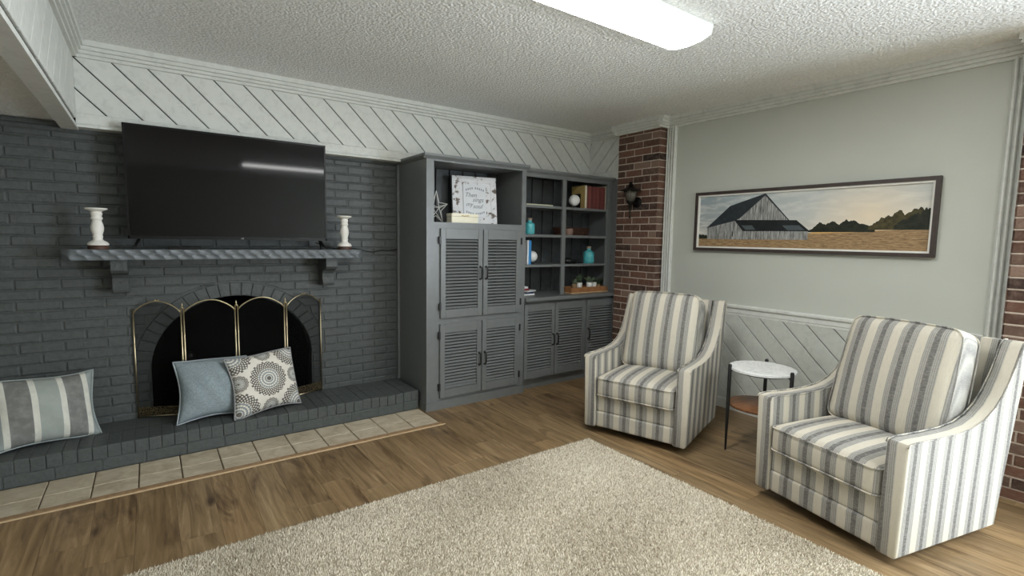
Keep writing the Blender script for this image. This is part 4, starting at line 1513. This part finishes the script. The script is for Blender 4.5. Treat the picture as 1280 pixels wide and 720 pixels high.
def mat_print_field():
    g = G('print_field', .5, .3)
    x, y, z = g.sep(g.pos)[:3]
    n = g.noise(g.comb(0, g.m('MULTIPLY', y, 20), g.m('MULTIPLY', z, 120)), 1.0, 4, .7)
    g.col(g.ramp(n, [(.3, lin(104, 82, 58)), (.5, lin(152, 124, 90)), (.75, lin(184, 158, 120))]))
    return g.mat
def mat_print_wood():
    g = G('print_barn_wood', .5, .3)
    x, y, z = g.sep(g.pos)[:3]
    n = g.noise(g.comb(0, g.m('MULTIPLY', y, 90), g.m('MULTIPLY', z, 9)), 1.0, 4, .7)
    g.col(g.ramp(n, [(.32, lin(62, 62, 62)), (.5, lin(140, 140, 138)), (.7, lin(196, 196, 192))]))
    return g.mat
P_SKY, P_FIELD, P_WOOD = mat_print_sky(), mat_print_field(), mat_print_wood()
P_ROOF = plain('print_roof', lin(44, 50, 54), .5, .3, var=.2, scale=30)
P_ROOF2 = plain('print_lean_roof', lin(28, 32, 33), .5, .3, var=.2, scale=30)
P_PATCH = plain('print_roof_patch', lin(78, 86, 90), .5, .3)
P_TREE = plain('print_trees', lin(34, 38, 26), .5, .3, var=.5, scale=40)
P_TREE2 = plain('print_trees_lit', lin(66, 60, 34), .5, .3, var=.5, scale=40)
prn = MB()
layer = [0]
def pp(poly, mi):
    layer[0] += 1
    xx = -.012 - .00012 * layer[0]
    n = len(prn.v)
    prn.add([(xx, y, z) for y, z in poly], [tuple(range(len(poly)))], mi)
YL, YRt = a1 - t2_ * .5, a0 + t2_ * .5
ZB_, ZT_ = b0_ + .006, b1_ - .006
pp([(YL, ZB_), (YRt, ZB_), (YRt, ZT_), (YL, ZT_)], 0)
pp([(YL, ZB_), (YRt, ZB_), (YRt, 1.452), (-2.6, 1.444), (-2.228, 1.427), (-1.42, 1.392), (YL, 1.388)], 1)
pp([(-2.23, 1.432), (-2.4, 1.440), (-2.75, 1.447), (-2.45, 1.430), (-2.23, 1.422)], 8)
# tree line
rr = random.Random(3)
def trees(ya, yb, zb, hs, mi, rough=.012):
    n = 60
    top = []
    for i in range(n + 1):
        u = i / n
        y = ya + (yb - ya) * u
        h = np.interp(u, np.linspace(0, 1, len(hs)), hs)
        lump = .72 + .28 * abs(math.sin(u * 9.4 + ya * 7)) ** .6 + .10 * abs(math.sin(u * 31 + 1))
        top.append((y, zb + h * lump + rr.uniform(-rough, rough) * .35 * (h / .05 if h < .05 else 1)))
    pp([(ya, zb - .004)] + top + [(yb, zb - .004)], mi)
trees(-2.20, -2.62, 1.438, [.0, .02, .06, .055, .07, .04, .085, .075, .045, .04, .03], 6)
trees(-2.58, YRt, 1.452, [.015, .04, .09, .075, .12, .1, .115, .13, .135], 7)
trees(-2.72, YRt, 1.452, [.02, .06, .08, .115, .12], 6)
trees(YL, -1.425, 1.385, [.03, .028, .022], 6, .004)
# barn
pp([(-1.420, 1.378), (-1.66, 1.378), (-1.72, 1.378), (-1.72, 1.52), (-1.66, 1.53), (-1.415, 1.475)], 2)
pp([(-1.656, 1.525), (-1.887, 1.716), (-2.075, 1.519), (-2.1, 1.5), (-1.7, 1.5)], 2)
pp([(-1.66, 1.53), (-1.73, 1.445), (-2.212, 1.443), (-2.214, 1.38), (-1.64, 1.378), (-1.64, 1.5)], 2)
pp([(-1.408, 1.468), (-1.61, 1.642), (-1.885, 1.722), (-1.893, 1.712), (-1.70, 1.545), (-1.66, 1.525)], 3)
pp([(-1.885, 1.722), (-1.895, 1.722), (-2.085, 1.515), (-2.072, 1.519), (-1.889, 1.71)], 3)
pp([(-1.652, 1.530), (-2.13, 1.520), (-2.226, 1.440), (-1.728, 1.442)], 4)
pp([(-1.715, 1.487), (-1.80, 1.487), (-1.83, 1.452), (-1.75, 1.452)], 5)
pp([(-2.03, 1.483), (-2.15, 1.483), (-2.19, 1.448), (-2.07, 1.448)], 5)
pp([(-1.64, 1.44), (-1.648, 1.44), (-1.648, 1.40), (-1.64, 1.40)], 4)
pp([(-1.498, 1.46), (-1.503, 1.46), (-1.503, 1.38), (-1.498, 1.38)], 4)
P_FIELD2 = plain('print_field_light', lin(206, 166, 104), .5, .3, var=.15, scale=60)
o = put(prn.build('print', [P_SKY, P_FIELD, P_WOOD, P_ROOF, P_ROOF2, P_PATCH, P_TREE, P_TREE2, P_FIELD2], pc))
put(MB().box(-.0115, -.003, a0 - .002, a1 + .002, b0_ - .002, b1_ + .002).build('backing', M_LINER, pc))

# ------------------------------------------------------------------ side table
st_ = thing('side_table', 'round side table with white marble top, black legs and wooden lower shelf', 'side table', (-.63, -2.275, 0))
R_ = .198
MB().lathe([(0, .535), (R_ - .004, .535), (R_, .538), (R_, .551), (R_ - .003, .554), (0, .554)], n=64).build('top', mat_marble(), st_, angle=40)
MB().lathe([(R_ - .03, .527), (R_ - .022, .527), (R_ - .022, .535), (R_ - .03, .535)], n=48).build('support_ring', M_BLACK, st_, angle=40)
MB().lathe([(0, .296), (R_ - .008, .296), (R_ - .006, .299), (R_ - .006, .31), (R_ - .009, .312), (0, .312)], n=64).build('lower_shelf', mat_walnut(), st_, angle=40)
for k in range(3):
    a = math.radians(141 + 120 * k)
    ca, sa = math.cos(a), math.sin(a)
    rr_ = R_ + .006
    MB().tube([(rr_ * ca, rr_ * sa, 0), (rr_ * ca, rr_ * sa, .28), (rr_ * ca, rr_ * sa, .565), (rr_ * ca, rr_ * sa, .572)], [.006, .0115, .0115, .008], 14).build('leg', M_BLACK, st_, angle=50)
    MB().tube([(.02 * ca, .02 * sa, .531), (rr_ * ca, rr_ * sa, .531)], .005, 6).build('spoke', M_BLACK, st_)

# ------------------------------------------------------------------ armchairs
def armchair(label, o2, a2):
    ang = math.atan2(a2[1], a2[0])
    a = Vector((math.cos(ang), math.sin(ang)))
    loc = Vector(o2) + a * .355
    t = thing('armchair', label, 'armchair', (loc.x, loc.y, 0), (0, 0, ang), 'striped swivel armchairs')
    prof = [(.004, .05), (.0, .06), (-.002, .535), (.006, .548), (.05, .552), (.2, .549), (.35, .551), (.45, .563), (.53, .59), (.60, .635), (.65, .69), (.69, .755), (.725, .825), (.757, .895), (.77, .915), (.79, .923), (.815, .921), (.83, .908), (.812, .75), (.785, .5), (.757, .25), (.735, .05)]
    for s in (-1, 1):
        xa, xb = (-.355, -.272) if s < 0 else (.272, .355)
        # slight outward flare with height
        mb = MB().prism(prof, lambda u, v, d: (d + s * .012 * max(0, (v - .05)) / .5, u, v), xa, xb)
        me = mb.mesh('arm', M_FABA)
        bevel_mesh(me, .011, 3, lambda e: abs(e.verts[0].co.x - e.verts[1].co.x) < .035 and len(e.link_faces) == 2 and any(len(f.verts) > 4 for f in e.link_faces))
        me.polygons.foreach_set('use_smooth', [True] * len(me.polygons))
        bm = bmesh.new()
        bm.from_mesh(me)
        for e in bm.edges:
            if len(e.link_faces) == 2 and e.calc_face_angle(0) > math.radians(40):
                e.smooth = False
        bm.to_mesh(me)
        bm.free()
        arm = link('arm', me, t)
        # welt cord on outer and inner arm outline
        for xx in (xa + .002, xb - .002):
            pth = [(xx + s * .012 * max(0, v - .05) / .5, u, v) for u, v in prof[2:17]]
            ex = s * .0
            MB().tube([(px + (-.002 if xx < (xa + xb) / 2 else .002), py, pz) for px, py, pz in pth], .0038, 6).build('welt', M_FABA, arm, smooth=True)
    # seat body and front rail
    MB().rbox((-.274, .012, .052), (.274, .12, .162), .012, seg=4).build('front_rail', M_FABX, t, smooth=True)
    MB().rbox((-.274, .018, .16), (.274, .62, .285), .014, seg=4).build('seat_deck', M_FABX, t, smooth=True)
    MB().box(-.27, .27, .1, .70, .06, .17).build('underframe', M_UNDER, t)
    # outer back
    pb = [(.66, .06), (.735, .06), (.757, .25), (.785, .5), (.812, .75), (.828, .905), (.815, .918), (.785, .918), (.74, .75), (.70, .5)]
    MB().prism(pb, lambda u, v, d: (d, u, v), -.276, .276).build('back', M_FABX, t, angle=40)
    # seat cushion
    seat = MB().rbox((-.268, -.008, .272), (.268, .56, .412), .032, puff=(.004, .012, .030), seg=10).build('seat_cushion', M_FABX, t, smooth=True)
    for zz in (.286, .402):
        ring = []
        for (cx_, cy_, a0_) in ((.236, .024, -90), (.236, .528, 0), (-.236, .528, 90), (-.236, .024, 180)):
            for k in range(6):
                q = math.radians(a0_ + 18 * k)
                ring.append((cx_ + .0335 * math.cos(q), cy_ + .0335 * math.sin(q), zz))
        dense = []
        for i in range(len(ring)):
            p, q = Vector(ring[i]), Vector(ring[(i + 1) % len(ring)])
            m_ = max(1, int((q - p).length / .05))
            for j in range(m_):
                v = p.lerp(q, j / m_)
                tx = max(0, 1 - (v.x / .268) ** 2)
                v.y += (-.012 if v.y < .27 else .012) * (tx * .8) ** .6 if abs(v.y - .276) > .25 else 0
                v.z += .004 * tx
                dense.append(v)
        MB().tube(dense, .004, 6, closed=True).build('welt', M_FABX, seat, smooth=True)
    # back cushion, leaning
    ln = math.radians(15)
    def lean(x_, y_, z_):
        tp = 1 - .07 * max(0, (z_ / .56))
        # local: z up from 0..0.56
        yy = y_ * math.cos(ln) + z_ * math.sin(ln)
        zz = -y_ * math.sin(ln) + z_ * math.cos(ln)
        return (x_ * tp, yy + .475, zz + .405)
    bcx = MB().rbox((-.272, -.085, 0), (.272, .085, .565), .05, puff=(.008, .045, .012), seg=10, fn=lean).build('back_cushion', M_FABX, t, smooth=True)
    for yy in (-.07, .07):
        ring = []
        for (cx_, cz_, a0_) in ((.222, .05, -90), (.222, .515, 0), (-.222, .515, 90), (-.222, .05, 180)):
            for k in range(6):
                q = math.radians(a0_ + 18 * k)
                ring.append((cx_ + .047 * math.cos(q), cz_ + .047 * math.sin(q)))
        dense = []
        for i in range(len(ring)):
            p, q = Vector(ring[i]), Vector(ring[(i + 1) % len(ring)])
            m_ = max(1, int((q - p).length / .04))
            for j in range(m_):
                v = p.lerp(q, j / m_)
                px = v.x + (.007 * (1 - ((v.y - .28) / .28) ** 2) * (1 if v.x > 0 else -1) if abs(v.x) > .2 else 0)
                pz = v.y + (.01 * (1 - (v.x / .27) ** 2) * (1 if v.y > .28 else -1) if abs(v.y - .2825) > .25 else 0)
                dense.append(lean(px, yy, pz))
        MB().tube(dense, .004, 6, closed=True).build('welt', M_FABX, bcx, smooth=True)
    # swivel base
    MB().lathe([(0, 0), (.24, 0), (.245, .006), (.245, .022), (.23, .03), (.08, .034), (.08, .06), (0, .06)], (0, .37, 0), 36).build('swivel_base', M_BLACK, t, angle=40)
    MB().box(-.25, .25, .1, .66, .048, .062).build('base_board', M_UNDER, t)
    return t
armchair('striped cream and grey armchair in front of the brick pillar', (-1.343, -1.397), (.32, -.948))
armchair('striped cream and grey armchair at the right edge, nearest the viewer', (-1.186, -2.559), (-.229, -.973))

# ------------------------------------------------------------------ rug
RX0, RX1, RY0, RY1 = -4.5, -1.435, -3.95, -1.535
rug = thing('area_rug', 'large cream and taupe shaggy area rug on the plank floor', 'rug', ((RX0 + RX1) / 2, (RY0 + RY1) / 2, 0))
rc = rug.location
MB().box(RX0 - rc.x, RX1 - rc.x, RY0 - rc.y, RY1 - rc.y, .0005, .012).build('backing', plain('rug_backing', lin(150, 140, 120), .95, .05, var=.2, scale=90), rug)
g = G('rug_pile', .95, .05)
at_ = g.n('ShaderNodeAttribute', attribute_name='tuft')
big = g.noise(g.pos, 2.2, 3, .6)
c = g.ramp(at_.outputs['Fac'], [(0, lin(128, 116, 98)), (.3, lin(178, 167, 147)), (.6, lin(206, 197, 178)), (1, lin(234, 227, 211))])
g.col(c)
M_PILE = g.mat
def build_pile():
    sp = .0066
    nx, ny = int((RX1 - RX0) / sp), int((RY1 - RY0) / sp)
    gx, gy = np.meshgrid(np.arange(nx), np.arange(ny))
    x = RX0 + (gx.ravel() + .5) * sp + rng.uniform(-.4, .4, nx * ny) * sp
    y = RY0 + (gy.ravel() + .5) * sp + rng.uniform(-.4, .4, nx * ny) * sp
    # smooth lay-direction field (brushed patches)
    def field(s, seed):
        r3 = np.random.default_rng(seed)
        out = 0
        for i in range(7):
            kx, ky, ph = r3.normal(0, s), r3.normal(0, s), r3.uniform(0, 6.28)
            out = out + np.sin(kx * x + ky * y + ph + 1.3 * np.sin(ky * x * .7 - kx * y * .6 + ph))
        return out / 2.6
    f1, f2 = field(5, 1), field(5, 2)
    n = len(x)
    a = rng.uniform(0, 2 * np.pi, n)
    lx = .35 * f1 + rng.normal(0, .55, n)
    ly = .35 * f2 + rng.normal(0, .55, n)
    h = rng.uniform(.008, .015, n)
    w = rng.uniform(.0034, .0048, n)
    b = np.stack([x - rc.x, y - rc.y, np.full(n, .010)], 1)
    lean_ = np.stack([lx * .007, ly * .007, np.zeros(n)], 1)
    up_ = np.array([0, 0, 1.0])
    V = np.empty((n, 4, 3))
    for k in range(3):
        d = np.stack([np.cos(a + 2.094 * k), np.sin(a + 2.094 * k), np.zeros(n)], 1)
        V[:, k] = b + d * w[:, None]
    V[:, 3] = b + lean_ + up_ * h[:, None]
    q = np.array([[0, 1, 3], [1, 2, 3], [2, 0, 3]])
    Fc = (np.arange(n)[:, None, None] * 4 + q[None]).reshape(-1, 3)
    me = bpy.data.meshes.new('pile')
    me.vertices.add(n * 4)
    me.vertices.foreach_set('co', V.ravel())
    me.loops.add(len(Fc) * 3)
    me.loops.foreach_set('vertex_index', Fc.ravel().astype(np.int32))
    me.polygons.add(len(Fc))
    me.polygons.foreach_set('loop_start', (np.arange(len(Fc)) * 3).astype(np.int32))
    me.polygons.foreach_set('loop_total', np.full(len(Fc), 3, np.int32))
    at = me.attributes.new('tuft', 'FLOAT', 'POINT')
    tone = np.clip(rng.normal(.52, .22, n) + .06 * f1, 0, 1)
    at.data.foreach_set('value', np.repeat(tone, 4).astype(np.float32))
    me.update(calc_edges=True)
    me.polygons.foreach_set('use_smooth', np.ones(len(Fc), bool))
    me.materials.append(M_PILE)
    o = link('pile', me, rug)
    o['kind'] = 'stuff'
build_pile()

# ------------------------------------------------------------------ ceiling lights
g = G('lit_acrylic_lens', .3)
g.b.inputs['Base Color'].default_value = (.9, .95, .92, 1)
g.b.inputs['Emission Color'].default_value = (1, 1, .985, 1)
g.b.inputs['Emission Strength'].default_value = LAMP
M_LENS = g.mat
g = G('lit_acrylic_side', .3)
g.b.inputs['Base Color'].default_value = (.9, .95, .92, 1)
g.b.inputs['Emission Color'].default_value = (.93, 1, .97, 1)
g.b.inputs['Emission Strength'].default_value = LAMP * .06
M_LENSIDE = g.mat
g = G('lit_acrylic_dim', .3)
g.b.inputs['Base Color'].default_value = (.9, .95, .92, 1)
g.b.inputs['Emission Color'].default_value = (1, 1, .985, 1)
g.b.inputs['Emission Strength'].default_value = LAMP * .15
M_LENSDIM = g.mat
M_PAN = plain('white_enamel', lin(226, 230, 226), .4, var=.02)
def fixture(label, x0, x1, yc, w=.29, H=H, lens=None):
    t = thing('ceiling_light', label, 'ceiling light', ((x0 + x1) / 2, yc, H), group='fluorescent ceiling lights')
    hx = (x1 - x0) / 2
    MB().box(-hx, hx, -w / 2, w / 2, -.018, 0).build('pan', M_PAN, t)
    p = [(-w / 2 + .004, -.018), (-w / 2 + .012, -.048), (-w / 2 + .06, -.064), (0, -.07), (w / 2 - .06, -.064), (w / 2 - .012, -.048), (w / 2 - .004, -.018)]
    mb = MB().prism(p, lambda u, v, d: (d, u, v), -hx + .012, hx - .012)
    n_ = len(p)
    mb.m = [1 if f in (2, 7, 8) else 0 for f in range(len(mb.f))]
    mb.build('lens', [lens or M_LENS, M_LENSIDE], t)
    for s in (-1, 1):
        q = [(a * 1.02, b * 1.03) for a, b in p]
        MB().prism(q, lambda u, v, d: (d, u, v), s * hx, s * (hx - .012)).build('end_cap', M_PAN, t)
fixture('long white fluorescent ceiling light at the top of the view', -2.675, -1.455, -2.205, .275)
fixture('assumed unseen fluorescent fill light under the lower ceiling at far left', -6.2, -5.0, -3.3, H=1.99, lens=M_LENSDIM)  # assumed fixture out of view, added to lift the dark left side
fixture('long white fluorescent ceiling light behind the viewer, mirrored in the television', -2.63, -1.42, -4.88)
